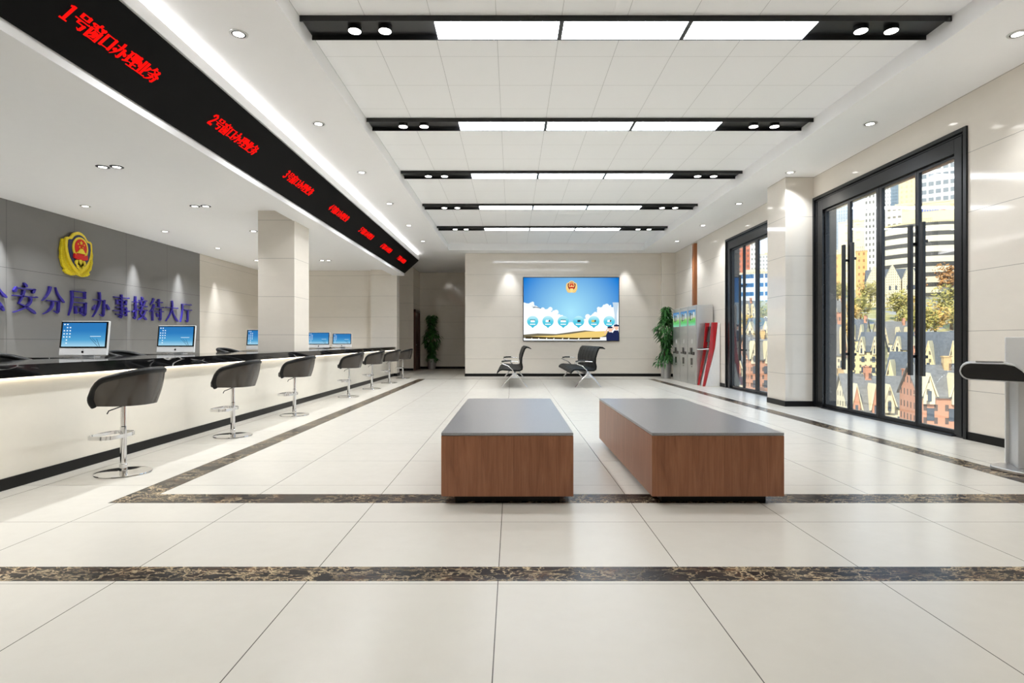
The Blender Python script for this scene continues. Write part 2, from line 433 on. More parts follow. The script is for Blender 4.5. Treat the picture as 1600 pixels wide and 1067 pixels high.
def glass_door(name, ya, yb, jambs, mulls):
    """opening ya..yb on the right wall; jambs = inner edges; mulls = the three meeting lines"""
    d = bpy.data.objects.new(name, None); C.objects.link(d); d['kind'] = 'structure'
    f = MB(); x0, x1 = XR - .025, WX
    f.box(x0, x1, ya, ya + .05, 0, 3.68).box(x0, x1, yb - .05, yb, 0, 3.68).box(x0, x1, ya + .05, yb - .05, 3.63, 3.68)
    f.box(x0 + .03, x1, ya + .05, jambs[0], 0, 3.63).box(x0 + .03, x1, jambs[1], yb - .05, 0, 3.63)
    f.box(x0 + .03, x1, jambs[0], jambs[1], 3.42, 3.63)
    f.box(x0, x1, jambs[0], jambs[1], 0, .022)
    f.box(x0 + .02, x0 + .03, ya + .09, yb - .09, 3.60, 3.615).box(x0 + .02, x0 + .03, ya + .09, ya + .105, .02, 3.6).box(x0 + .02, x0 + .03, yb - .105, yb - .09, .02, 3.6)
    f.build('door_frame', M['frame'], d, bevel=.003)
    e = [jambs[0]] + mulls + [jambs[1]]; gx = 5.41
    for k in range(4):
        a, b = e[k] + .003, e[k + 1] - .003
        sa = .062 if k == 2 else .03; sb = .062 if k == 1 else .03
        z0, z1 = .025, 3.415
        lf = MB().box(gx - .025, gx + .025, a, a + sa, z0, z1).box(gx - .025, gx + .025, b - sb, b, z0, z1)
        lf.box(gx - .025, gx + .025, a + sa, b - sb, z0, .075).box(gx - .025, gx + .025, a + sa, b - sb, 3.376, z1)
        L = lf.build('door_leaf', M['frame'], d, bevel=.003)
        MB().box(gx - .005, gx + .005, a + sa, b - sb, .075, 3.376).build('glass_pane', M['glass'], L)
        hy = (b - .19) if k in (0, 2) else (a + .032)
        h = MB().box(5.305, 5.345, hy - .03, hy + .03, .70, 2.70)
        for hz in (.95, 2.45): h.box(5.345, gx - .02, hy - .012, hy + .012, hz - .02, hz + .02)
        h.build('handle', M['black'], L, bevel=.004)
    return d
glass_door('door_1', 6.66, 10.07, (6.88, 9.80), [7.57, 8.35, 9.10])
glass_door('door_2', 10.78, 14.2, (11.0, 13.98), [11.75, 12.53, 13.25])

# ------------------------------------------------------------------ lettering: brush strokes on a 100 x 100 square
GL = {
 '公': [('p', 38,92, 28,66, 6,44), ('n', 60,92, 72,66, 96,46), ('p', 48,50, 36,28, 20,12), ('t', 18,11, 80,15), ('d', 64,36, 86,4)],
 '安': [('d', 45,99, 56,86), ('d', 17,84, 9,66), ('h', 16,80,88), ('d', 88,82, 78,68), ('p', 45,75, 38,52, 25,31), ('n', 25,31, 60,18, 90,1), ('p', 70,54, 60,26, 6,1), ('h', 4,55,96)],
 '分': [('p', 36,97, 27,72, 3,46), ('n', 59,97, 71,70, 97,46), ('h', 22,48,78), ('k', 73,48, 71,8, 53,14), ('p', 46,48, 39,22, 7,1)],
 '局': [('p', 18,92, 18,50, 3,1), ('h', 18,90,84), ('v', 80,91,66), ('h', 18,69,80), ('h', 18,50,88), ('k', 84,51, 82,4, 65,11), ('v', 36,37,9), ('h', 36,34,64), ('v', 63,37,9), ('h', 36,14,64)],
 '办': [('h', 10,67,70), ('k', 66,67, 63,6, 42,13), ('p', 40,98, 38,50, 5,1), ('d', 21,48, 7,28), ('d', 78,54, 94,33)],
 '事': [('h', 5,86,95), ('k', 50,99, 50,4, 35,9), ('v', 24,77,57), ('h', 24,75,77), ('v', 76,77,57), ('h', 24,60,77), ('h', 18,46,80), ('h', 3,32,97), ('v', 78,47,12), ('h', 17,17,80)],
 '接': [('h', 2,74,38), ('k', 21,99, 21,4, 7,10), ('t', 2,32, 38,46), ('d', 62,99, 71,87), ('h', 44,83,94), ('d', 54,79, 60,64), ('p', 83,80, 77,70, 71,61), ('h', 40,59,98), ('p', 63,57, 57,40, 48,28), ('n', 48,28, 70,16, 94,2), ('p', 82,42, 72,20, 38,0), ('h', 38,42,99)],
 '待': [('p', 28,99, 22,84, 5,70), ('p', 31,73, 22,54, 2,38), ('v', 22,55,0), ('h', 46,84,92), ('v', 67,99,63), ('h', 38,62,99), ('h', 40,43,99), ('k', 80,57, 80,4, 65,9), ('d', 50,35, 61,18)],
 '大': [('h', 3,65,97), ('p', 50,99, 47,54, 4,1), ('n', 51,63, 66,30, 98,3)],
 '厅': [('h', 16,88,95), ('p', 19,88, 19,48, 3,1), ('h', 32,62,98), ('k', 66,62, 66,4, 47,11)],
 '号': [('v', 28,95,66), ('h', 28,92,74), ('v', 73,95,66), ('h', 28,68,74), ('h', 4,54,96), ('p', 36,54, 33,46, 28,36), ('h', 28,36,82), ('k', 77,36, 73,4, 50,11)],
 '窗': [('d', 46,101, 55,91), ('h', 10,87,90), ('d', 13,89, 8,75), ('d', 89,89, 83,77), ('p', 38,84, 32,76, 14,69), ('n', 62,84, 72,78, 86,71), ('p', 47,72, 40,66, 30,60), ('v', 18,63,-1), ('h', 18,60,82), ('v', 82,63,-1), ('h', 18,4,82), ('p', 48,54, 40,36, 24,22), ('h', 42,46,66), ('p', 66,46, 54,22, 28,9), ('n', 42,36, 54,26, 66,15)],
 '口': [('v', 20,86,6), ('h', 20,82,80), ('v', 80,86,6), ('h', 20,14,80)],
 '理': [('h', 3,86,39), ('v', 21,86,20), ('h', 5,54,37), ('t', 1,13, 40,26), ('v', 49,93,44), ('h', 49,90,92), ('v', 91,93,44), ('h', 49,68,92), ('h', 49,46,92), ('v', 70,90,6), ('h', 46,26,96), ('h', 38,5,101)],
 '业': [('v', 38,95,7), ('v', 63,95,7), ('d', 11,74, 25,36), ('p', 92,76, 85,54, 74,36), ('h', 3,6,97)],
 '务': [('p', 37,99, 29,82, 8,66), ('h', 32,84,74), ('p', 74,84, 54,58, 5,44), ('n', 32,79, 58,58, 97,46), ('h', 15,34,84), ('k', 79,34, 75,4, 54,11), ('p', 49,46, 41,20, 9,0)],
 '1': [('v', 50,95,4), ('t', 30,84, 50,92), ('t', 28,5, 72,5)],
 '2': [('g', 27,70, 34,88, 54,94, 70,80, 64,58, 30,10), ('g', 26,9, 76,9)],
 '3': [('g', 28,84, 48,93, 67,80, 60,60, 44,53, 66,42, 70,22, 52,7, 27,14)],
 '4': [('g', 60,4, 60,95, 24,34), ('g', 22,32, 80,32)],
 '5': [('g', 72,90, 36,90, 31,54, 54,58, 70,40, 64,14, 44,7, 26,14)],
 '6': [('g', 68,90, 42,70, 30,36, 38,10, 56,7, 70,24, 62,44, 46,47, 31,34)],
 '7': [('g', 24,90, 75,90, 46,5)],
}
def glyph(mb, ch, fn, size, d0, d1, tk, th):
    """fn(u, v, depth); tk thick stroke, th thin stroke in percent of the square"""
    s = size / 100.0
    def ribbon(pts, ws):
        P = [Vector(p) for p in pts]; L = []; R = []
        for i, p in enumerate(P):
            a = P[max(i - 1, 0)]; b = P[min(i + 1, len(P) - 1)]; d = (b - a).normalized(); nn = Vector((-d.y, d.x))
            L.append(p + nn * ws[i] / 2); R.append(p - nn * ws[i] / 2)
        n = len(P); q = L + R
        vs = [fn(a.x * s, a.y * s, d0) for a in q] + [fn(a.x * s, a.y * s, d1) for a in q]; k = 2 * n; fs = []
        for i in range(n - 1):
            fs += [(i, i + 1, n + i + 1, n + i), (k + i, k + n + i, k + n + i + 1, k + i + 1), (i, k + i, k + i + 1, i + 1), (n + i, n + i + 1, k + n + i + 1, k + n + i)]
        fs += [(0, n, k + n, k), (n - 1, k + n - 1, k + 2 * n - 1, 2 * n - 1)]
        mb.add(vs, fs)
    def curve(p):
        a, b, c = (Vector((p[0], p[1])), Vector((p[2], p[3])), Vector((p[4], p[5])))
        ctl = b * 2 - (a + c) / 2 if (b - (a + c) / 2).length < 25 else b
        return [a * (1 - t) ** 2 + ctl * 2 * t * (1 - t) + c * t * t for t in [k / 7 for k in range(8)]]
    for st in GL[ch]:
        k, a = st[0], st[1:]
        if k == 'h':
            x0, y, x1 = a; ribbon([(x0, y), (x1, y)], [th, th])
            e = tk * .62; ribbon([(x1 - e * 1.1, y - th / 2 + .2), (x1 - e * .35, y + e * .30), (x1 + e * .5, y)], [th * .5, e * .62, th * .6])
        elif k == 'v':
            x, y0, y1 = a; ribbon([(x, y0), (x, y1)], [tk, tk * .92])
        elif k == 'k':
            ribbon([(a[0], a[1]), (a[2], a[3] + 10), (a[2] - tk * .25, a[3] + 2)], [tk, tk * .95, tk * .6])
            ribbon([(a[2] + tk * .2, a[3] + 8), (a[2] - tk * .4, a[3]), (a[4], a[5])], [tk * .8, tk * .55, th * .4])
        elif k == 'p':
            c_ = curve(a); ribbon(c_, [tk * (1 - .86 * (i / 7) ** 1.7) for i in range(8)])
        elif k == 'n':
            c_ = curve(a); ribbon(c_, [tk * (.3 + .85 * (i / 7)) if i < 7 else tk * .45 for i in range(8)])
        elif k == 'd':
            p, q = Vector(a[:2]), Vector(a[2:]); ribbon([p.lerp(q, t) for t in (0, .35, .75, 1)], [tk * .35, tk * .9, tk * 1.15, tk * .5])
        elif k == 't': ribbon([(a[0], a[1]), (a[2], a[3])], [th * 1.6, th * 1.2])
        elif k == 'g': ribbon([(a[i], a[i + 1]) for i in range(0, len(a), 2)], [tk * .95] * (len(a) // 2))

# LED sign on the slanted face of the bulkhead
A = Vector((-3.60, 0, 3.435)); B = Vector((-3.12, 0, 3.865)); V = (B - A).normalized(); N = Vector((V.z, 0, -V.x))
LEN = (B - A).length
sign = thing('led_sign', 'long black sign slanting along the ceiling above the counter, with red window-number lettering', 'sign')
def on_sign(u, v, d): p = A + V * v + N * d; return (p.x, u, p.z)
MB().prism([(Y0, .004), (18.98, .004), (18.98, LEN - .004), (Y0, LEN - .004)], lambda a, b, c: on_sign(a, b, c), 0.001, .02).build('sign_panel', M['sign'], sign)
for k in range(7):
    y = 4.20 + 2.075 * k; mb = MB()
    for q, ch in enumerate('%d号窗口办理业务' % (k + 1)):
        u0 = y + q * .147 + (0.02 if q == 0 else 0)
        glyph(mb, ch, lambda u, v, d, u0=u0: on_sign(u0 + u * 1.04, LEN * .385 + v, d), .15, .0205, .024, 18.5, 6)
    mb.build('lettering', M['red'], sign)

# raised characters and emblem on the grey wall
wl = thing('wall_lettering', 'row of raised blue-violet characters on the grey wall under the gold emblem', 'sign', (XL, 11.9, 1.64))
for q, ch in enumerate('公安分局办事接待大厅'):
    mb = MB(); u0 = 9.25 - .26 + .608 * q - 11.9
    glyph(mb, ch, lambda u, v, d, u0=u0: (d, u0 + u, v), .53, .006, .045, 9, 3.4)
    mb.build('character', M['purple'], wl)

def make_emblem(root, s, fn, M_):
    """badge: s = height; fn(u, v, depth) local; M_ = materials gold, dark gold, blue, red"""
    def poly(pts, d0, d1, mat, name, par=root, bev=None):
        return MB().prism([(a * s, b * s) for a, b in pts], fn, d0 * s, d1 * s).build(name, mat, par, bevel=bev)
    def mir(p): return p + [(-a, b) for a, b in reversed(p) if abs(a) > 1e-6]
    wreath = []
    right = [(0, -.43), (.05, -.47), (.16, -.49), (.30, -.46), (.38, -.41), (.35, -.36), (.42, -.30), (.44, -.22), (.47, -.14), (.46, -.05), (.475, .04), (.45, .14), (.44, .22), (.42, .28)]
    wreath = mir(right)
    poly(wreath, 0.0, .05, M_[1], 'wreath', bev=.006 * s)
    # relief of leaves on the wreath
    lv = MB(); rnd = random.Random(4)
    for sx in (1, -1):
        for k in range(16):
            t = k / 15.0; a = -1.45 + t * 1.95; cx, cy = .40 * math.cos(a) * sx, .40 * math.sin(a) - .05
            ang = a + PI / 2 + rnd.uniform(-.3, .3)
            dx, dy = math.cos(ang) * .055 * sx, math.sin(ang) * .055; px, py = -dy * .4, dx * .4
            q = [(cx - dx, cy - dy), (cx + px, cy + py), (cx + dx, cy + dy), (cx - px, cy - py)]
            lv.prism([(a_ * s, b_ * s) for a_, b_ in q], fn, .05 * s, .065 * s)
    lv.build('wreath_leaves', M_[0], root)
    sh = mir([(0, .50), (.08, .485), (.17, .44), (.24, .36), (.28, .335), (.345, .335), (.385, .30), (.40, .16), (.375, 0), (.32, -.14), (.23, -.27), (.11, -.38), (0, -.45)])
    poly(sh, .05, .09, M_[0], 'shield', bev=.008 * s)
    poly([(a * .83, b * .84 + .01) for a, b in sh], .09, .10, M_[2], 'shield_field')
    circ = lambda r, cx, cy, n=32, e=1.0: [(cx + r * math.cos(2 * PI * i / n), cy + r * e * math.sin(2 * PI * i / n)) for i in range(n)]
    ring = poly(circ(.23, 0, .13, e=1.08), .10, .12, M_[0], 'emblem_ring', bev=.004 * s)
    poly(circ(.175, 0, .14, e=1.1), .12, .128, M_[3], 'emblem_field', ring)
    st = MB()
    def star(cx, cy, r): st.prism([((cx + (r if i % 2 == 0 else r * .42) * math.sin(PI * i / 5)) * s, (cy + (r if i % 2 == 0 else r * .42) * math.cos(PI * i / 5)) * s) for i in range(10)], fn, .128 * s, .138 * s)
    star(0, .25, .05)
    for cx, cy in ((-.09, .215), (-.045, .155), (.045, .155), (.09, .215)): star(cx, cy, .022)
    st.build('stars', M_[0], ring)
    g = MB()
    for a, b, c_, d in ((-.10, .10, .035, .07), (-.075, .075, .07, .095), (-.05, .05, .095, .12), (-.15, .15, .01, .035)):
        g.prism([(a * s, c_ * s), (b * s, c_ * s), (b * .85 * s, d * s), (a * .85 * s, d * s)], fn, .128 * s, .145 * s)
    g.build('gate_relief', M_[0], ring)
    poly([(-.19, 0), (-.10, -.025), (0, -.03), (.10, -.025), (.19, 0), (.20, -.10), (.10, -.13), (0, -.12), (-.10, -.13), (-.20, -.10)], .10, .135, M_[3], 'ribbon')
    pi_ = MB()
    for cx, cy, r in ((0, -.20, .085), (-.10, -.19, .06), (.10, -.19, .06), (-.055, -.26, .06), (.055, -.26, .06), (0, -.315, .055)):
        pi_.prism([(a * s, b * s) for a, b in circ(r, cx, cy, 12)], fn, .10 * s, .125 * s)
    pi_.build('pine_relief', M_[0], root, bevel=.004 * s)
em = thing('wall_emblem', 'gold shield emblem with red centre and gold wreath mounted on the grey wall', 'emblem', (XL, 11.03, 2.84))
make_emblem(em, .87, lambda a, b, c: (c + .004, a, b), (M['gold'], M['golddark'], M['navy'], M['ered']))

# ------------------------------------------------------------------ reception counter
ct = thing('reception_counter', 'long cream marble-fronted reception counter base with black kick plate, along the stools', 'counter', (-3.95, 5, 0))
def P(mb, name, mats, root, **kw):
    """build in world coordinates under a root that has its own location"""
    inv = Matrix.LocRotScale(root.location, root.rotation_euler.to_quaternion(), None).inverted()
    mb.v = [tuple(inv @ Vector(p)) for p in mb.v]
    return mb.build(name, mats, root, **kw)
P(MB().box(-3.945, -3.925, -1.98, 18.85, .092, .866), 'front_panel', M['front'], ct)
P(MB().box(-3.943, -3.915, -1.98, 18.85, 0, .092), 'kick_plate', M['base'], ct)
for y in (1.0, 3.0, 5.0, 7.1, 9.2, 11.4, 13.4, 15.5, 17.6): P(MB().box(-4.75, -3.946, y - .02, y + .02, 0, .866), 'support_panel', M['front'], ct)
P(MB().box(-3.918, -3.898, -1.98, 18.85, .852, .864), 'led_strip', M['warm'], ct)
MON = [6.58, 8.39, 11.22, 14.6, 16.6]
wt = MB().box(-4.84, -3.865, -1.98, 10.34, .868, .968).box(-4.84, -3.865, 11.10, 18.865, .868, .968).box(-3.95, -3.865, 10.34, 11.10, .868, .968).box(-4.84, -4.63, 10.34, 11.10, .868, .968)
for y in MON: wt.box(-5.5, -4.84, y - .20, y + .42, .908, .968)
o = wt.build('worktop', M['worktop']); tag(o, 'black marble worktop with white veins lying along the whole reception counter', 'countertop')

# ------------------------------------------------------------------ tub chairs
def ushape(w, rear, front, n=22, z=0.0):
    """plan of the tub: from the near arm round the rear to the far arm; x+ is the rear"""
    cx = rear - .24; pts = []
    for k in range(6): pts.append((front + (cx - front) * k / 6, -w))
    for k in range(n + 1):
        a = -PI / 2 + PI * k / n; e = 0.78
        pts.append((cx + (rear - cx) * math.copysign(abs(math.cos(a)) ** e, math.cos(a)), w * math.copysign(abs(math.sin(a)) ** e, math.sin(a))))
    for k in range(5, -1, -1): pts.append((front + (cx - front) * k / 6, w))
    return pts
def tub(root, z0):
    """upholstered tub on top of a pole; z0 = underside"""
    lo = ushape(.225, .240, -.105); hi = ushape(.258, .300, -.110); n = len(lo)
    def ztop(i):
        x = hi[i][0]; t = (x + .11) / .41          # 0 at the arm tips, 1 at the rear
        z = .185 + .112 * max(0, t) ** .9
        k = min(i, n - 1 - i)
        return z - (.0, .0)[0] - (.10 if k == 0 else .048 if k == 1 else .020 if k == 2 else .006 if k == 3 else 0)
    def surf(off_lo, off_hi, m):
        mb = MB(); vs = []; K = 6
        for i in range(n):
            for k in range(K + 1):
                t = k / K; x = lo[i][0] * (1 - t) + hi[i][0] * t; y = lo[i][1] * (1 - t) + hi[i][1] * t
                bul = math.sin(t * PI) * .012
                r = math.hypot(x, y) + 1e-6; o_ = off_lo * (1 - t) + off_hi * t - bul
                vs.append((x - x / r * o_, y - y / r * o_, z0 + ztop(i) * t))
        return vs, K
    vs, K = surf(0, 0, 0); vi, _ = surf(.03, .035, 0); sh = MB(); q = K + 1
    fo = [(i * q + k, (i + 1) * q + k, (i + 1) * q + k + 1, i * q + k + 1) for i in range(n - 1) for k in range(K)]
    sh.add(vs, fo)
    sh.build('outer_shell', M['shell'], root, smooth=60, recalc=False)
    si = MB(); si.add(vi, [f_[::-1] for f_ in fo]); si.build('inner_upholstery', M['leather'], root, smooth=60, recalc=False)
    # padded rim over the top and down both arm tips
    path = []
    for k in range(6): t = k / 6; a = Vector(vs[k]); b_ = Vector(vi[k]); path.append((a + b_) / 2)
    for i in range(1, n): path.append((Vector(vs[i * q + K]) + Vector(vi[i * q + K])) / 2)
    for k in range(K - 1, -1, -1): path.append((Vector(vs[(n - 1) * q + k]) + Vector(vi[(n - 1) * q + k])) / 2)
    MB().tube(path, .029, 10).build('padded_rim', M['leather'], root, smooth=70)
    seat = []
    for x, y in lo: seat.append((x * .93, y * .9))
    seat = [(-.195, -.10), (-.18, -.185)] + seat[1:-1] + [(-.18, .185), (-.195, .10)]
    MB().prism(seat, XY, z0 - .004, z0 + .075).build('seat_cushion', M['leather'], root, smooth=40, bevel=.02)
def make_stool(name, label, loc, rz, z0, group):
    r = thing(name, label, 'stool', loc, rz, group)
    MB().lathe([(.02, 0), (.205, 0), (.218, .004), (.216, .010), (.19, .013), (.05, .016), (.032, .02)], n=40).build('base_disc', M['chrome'], r, smooth=35)
    MB().lathe([(.031, .018), (.031, .075), (.027, .08)], n=20).build('collar', M['chrome'], r, smooth=35)
    MB().lathe([(.025, .08), (.025, z0 - .2), (.021, z0 - .195), (.021, z0 - .02), (.07, z0 - .012), (.07, z0 - .004)], n=20).build('pole', M['chrome'], r, smooth=35)
    # footrest: flat bar loop reaching forward
    pts = []; z = z0 * .545
    for k in range(24):
        a = 2 * PI * k / 24; pts.append((-.10 + .12 * math.copysign(abs(math.cos(a)) ** .6, math.cos(a)), .19 * math.copysign(abs(math.sin(a)) ** .7, math.sin(a)), z))
    MB().tube(pts, 0, closed=True, flat=(.004, .016)).build('footrest', M['chrome'], r, smooth=40)
    MB().tube([(.0, -.02, z0 - .02), (-.05, -.11, z0 - .05), (-.055, -.125, z0 - .075)], .005, 6).build('lever', M['black'], r, smooth=40)
    tub(r, z0); return r
SY = [4.985, 6.94, 8.90, 11.86, 13.82, 15.79, 17.75]
SLAB = ['nearest black tub bar stool with chrome pole, in front of the counter', 'second nearest black tub bar stool with chrome pole along the counter', 'third nearest black tub bar stool, last before the gap in front of the square column',
        'black tub bar stool just past the gap by the middle column, fourth from the front', 'fifth black tub bar stool along the counter from the front', 'sixth black tub bar stool, second from the far counter end', 'farthest black tub bar stool, by the far end of the counter']
st0 = make_stool('bar_stool', SLAB[0], (-3.405, SY[0], 0), 0.0, .605, 'black tub bar stools along the reception counter')
for k in range(1, 7): dup(st0, (-3.405, SY[k], 0), SLAB[k])
CY = [5.75, 7.62, 10.42, 14.0, 15.9]
CLAB = ['black tub chair behind the counter at the left edge, top of its back just showing', 'black tub chair behind the counter between the two nearest monitors', 'black tub chair behind the counter just left of the square column', 'black tub chair behind the counter at the fourth monitor', 'black tub chair behind the counter at the farthest monitor']
ch0 = make_stool('operator_chair', CLAB[0], (-5.06, CY[0], 0), PI, .715, 'tub chairs behind the counter'); ch0['category'] = 'chair'
for k in range(1, 5): dup(ch0, (-5.06, CY[k], 0), CLAB[k])

# ------------------------------------------------------------------ monitors
M['desktop'] = m_vgrad('desktop_picture', [(0, (176, 220, 238)), (.3, (82, 160, 206)), (.65, (46, 122, 186)), (1, (44, 116, 180))], .085, .39, .85)
M['icon'] = graphic('desktop_icons_white', (220, 236, 246), .9)
M['grass'] = graphic('desktop_grass_dark', (20, 40, 60), .5)
def make_monitor(label, loc):
    r = thing('desktop_monitor', label, 'monitor', loc, 0, 'monitors on the reception counter')
    T = lambda x, y, z: (x, y + (z - .0) * .12, z)     # leaning back a little
    def slab(x0, x1, y0, y1, z0, z1): 
        m = MB().box(x0, x1, y0, y1, z0, z1); m.v = [T(*p) for p in m.v]; return m
    slab(-.277, .277, 0, .035, .0, .398).build('case', M['wplastic'], r, bevel=.008)
    slab(-.272, .272, -.0035, -.0005, .088, .393).build('bezel', M['bplastic'], r)
    slab(-.252, .252, -.005, -.004, .103, .378).build('screen', M['desktop'], r)
    ic = MB(); rnd = random.Random(2)
    for j in range(7):
        for i in range(3):
            if (j > 4 and i != 1) or rnd.random() < .12: continue
            ic.box(-.238 + i * .034, -.222 + i * .034, -.0062, -.0055, .352 - j * .036, .366 - j * .036)
    ic.box(.075, .20, -.0062, -.0055, .218, .224); ic.v = [T(*p) for p in ic.v]
    ic.build('desktop_icons', M['icon'], r)
    gr = MB()
    for (a, b) in (((.07, .205), (.17, .105)), ((.15, .195), (.19, .105)), ((.10, .20), (.15, .15))):
        gr.add([T(a[0], -.0057, a[1]), T(a[0] + .004, -.0057, a[1]), T(b[0] + .006, -.0057, b[1]), T(b[0], -.0057, b[1])], [(0, 1, 2, 3)])
    gr.build('desktop_grass_blades', M['grass'], r)
    ap = MB(); n = 20; pts = []
    for k in range(n):
        a = 2 * PI * k / n; rr = .0145 * (1 - .16 * math.exp(-((a - PI / 2) / .35) ** 2) - .10 * math.exp(-((a - 3 * PI / 2) / .3) ** 2))
        x, z = rr * math.cos(a), rr * math.sin(a) + .042
        if math.hypot(x - .0185, z - .044) < .0085: x = .0185 - math.sqrt(max(0, .0085 ** 2 - (z - .044) ** 2))
        pts.append((x, z))
    ap.prism(pts, XZ, -.002, -.0004); ap.prism([(.000, .058), (.001, .064), (.006, .069), (.006, .063)], XZ, -.002, -.0004); ap.v = [T(*p) for p in ap.v]
    ap.build('logo', M['bplastic'], r)
    MB().box(-.10, .10, -.02, .15, -.020, -.014).box(-.07, .07, .09, .10, -.014, .16).build('foot', M['alu'], r)
    return r
MLAB = ['nearest white-framed monitor with blue desktop, left of all on the counter', 'second nearest white-framed blue-screen monitor, beneath the last wall characters', 'white-framed blue-screen monitor half hidden behind the square column',
        'fourth blue-screen monitor, just right of the square column', 'farthest blue-screen monitor, rightmost on the counter']
mo0 = make_monitor(MLAB[0], (-4.97, MON[0], .9885))
for k in range(1, 5): dup(mo0, (-4.97, MON[k], .9885), MLAB[k])

# ------------------------------------------------------------------ ceiling lights
def make_track(label, y):
    r = thing('linear_ceiling_light', label, 'ceiling light', (1.09, y, 4.275), 0, 'black linear ceiling lights across the recess')
    hx = 3.125; w = .35
    MB().box(-hx, hx, 0, w, -.012, -.001).box(-hx, hx, 0, .012, -.055, -.012).box(-hx, hx, w - .012, w, -.055, -.012).build('housing', M['black'], r)
    for k in range(3):
        x0 = -1.85 + k * 1.24
        MB().box(x0 + .012, x0 + 1.228, .014, w - .014, -.05, -.02).build('light_panel', M['panel'], r)
    for k in range(2): MB().box(-1.85 + 1.24 * (k + 1) - .022, -1.85 + 1.24 * (k + 1) + .022, .012, w - .012, -.0535, -.015).build('divider', M['black'], r)
    for x in (-2.645, -2.345, 2.36, 2.66):
        s = MB().lathe([(.06, -.012), (.066, -.014), (.066, -.058), (.06, -.058)], (x, w * .5, 0), 24).build('spotlight', M['black'], r, smooth=35)
        MB().lathe([(.0, -.0575), (.061, -.0575), (.061, -.060), (0, -.060)], (x, w * .5, 0), 24, cap=False).build('lens', M['lens'], s)
    return r
TY = [5.45, 7.95, 10.40, 12.90, 15.40]
TLAB = ['nearest black linear ceiling light with three white panels and four spots', 'second nearest black linear ceiling light with three white panels', 'third black linear ceiling light, middle one of the row', 'fourth black linear ceiling light from the front', 'farthest black linear ceiling light, near the screen wall']
tr0 = make_track(TLAB[0], TY[0])
for k in range(1, 5): dup(tr0, (1.09, TY[k], 4.275), TLAB[k])

SPOTS = []
def spot(x, y, z, power, angle=140, blend=.7, rad=.06, rot=(0, 0, 0), col=(.94, .97, 1)):
    l = bpy.data.lights.new('downlight_beam', 'SPOT'); l.energy = power; l.spot_size = math.radians(angle); l.spot_blend = blend
    l.shadow_soft_size = rad; l.color = col
    o = bpy.data.objects.new('downlight_beam', l); C.objects.link(o); o.location = (x, y, z); o.rotation_euler = rot; return o
def make_down(label, loc, group, twin=False):
    r = thing('twin_downlight' if twin else 'downlight', label, 'downlight', loc, 0, group)
    for dx in ((-.095, .095) if twin else (0,)):
        rg = MB().lathe([(.062, -.002), (.066, -.008), (.083, -.006), (.085, -.0005), (.062, -.0005)], (dx, 0, 0), 28, cap=False).build('trim_ring', M['steel' if not twin else 'black'], r, smooth=35)
        MB().lathe([(.052, -.0015), (.062, -.004), (.064, -.008), (.058, -.0095), (.05, -.007)], (dx, 0, 0), 28, cap=False).build('inner_ring', M['bplastic'], rg, smooth=35)
        MB().lathe([(0, -.004), (.055, -.004), (.055, -.0045), (0, -.0045)], (dx, 0, 0), 24, cap=False).build('lens', M['lens'], rg)
    return r
DY = [.93, 3.16, 5.38, 7.60, 9.78, 12.0, 14.25, 16.5]
POW_B, POW_A, POW_W = 112, 172, 62
first = None
vis = [y for y in DY if y > 5]
for x, side in ((-2.585, 'left'), (4.785, 'right')):
    for y in DY:
        spot(x, y, ZC - .03, POW_B * (1.15 if side == 'left' else .8), 140 if side == 'left' else 118, .7, .035)
        if y < 5: 
            continue
        k = vis.index(y)
        near = 'beside the black sign' if side == 'left' else 'above the glass doors wall'
        lab = '%s round downlight in the %s ceiling band %s' % (['Nearest', 'Second nearest', 'Third nearest', 'Fourth nearest', 'Fifth nearest', 'Farthest'][k], side, near)
        if first is None: first = make_down(lab, (x, y, ZC), 'downlights in the ceiling bands')
        else: dup(first, (x, y, ZC), lab)
tw = None
for k, y in enumerate([3.25, 5.5, 7.75, 10.0, 12.27, 14.5, 16.7]):
    spot(-5.48, y, ZS - .03, POW_A * .92, 118)
    if k in (0, 1, 5): continue
    lab = {2: 'Nearest twin downlight', 3: 'Second nearest twin downlight', 4: 'Third twin downlight', 6: 'Farthest twin downlight'}[k] + ' in the grey ceiling over the counter'
    if tw is None: tw = make_down(lab, (-5.48, y, ZS), 'twin downlights over the counter', True)
    else: dup(tw, (-5.48, y, ZS), lab)
sg = None
for k, y in enumerate([5.5, 7.75, 10.0, 12.3, 14.5, 16.7]):
    spot(-7.5, y, ZS - .03, POW_A * .5, 116)
    if k < 2: continue
    lab = {2: 'Nearest', 3: 'Second nearest', 4: 'Third nearest', 5: 'Farthest'}[k] + ' single downlight in the ceiling near the grey lettered wall'
    if sg is None: sg = dup(first, (-7.5, y, ZS), lab, 'single downlights near the grey wall')
    else: dup(first, (-7.5, y, ZS), lab, 'single downlights near the grey wall')
# narrow wall-washing beams
for y in (9.35, 12.72, 14.43, 16.23): spot(XL + .17, y, ZS - .02, POW_W * (12 if y < 16 else 5), 40, .95, .012, (0, math.radians(-4), 0))
for x in (-.10, 3.72): spot(x, YF - .30, ZC - .02, POW_W * 2.2, 50, .8, .03, (math.radians(3), 0, 0))

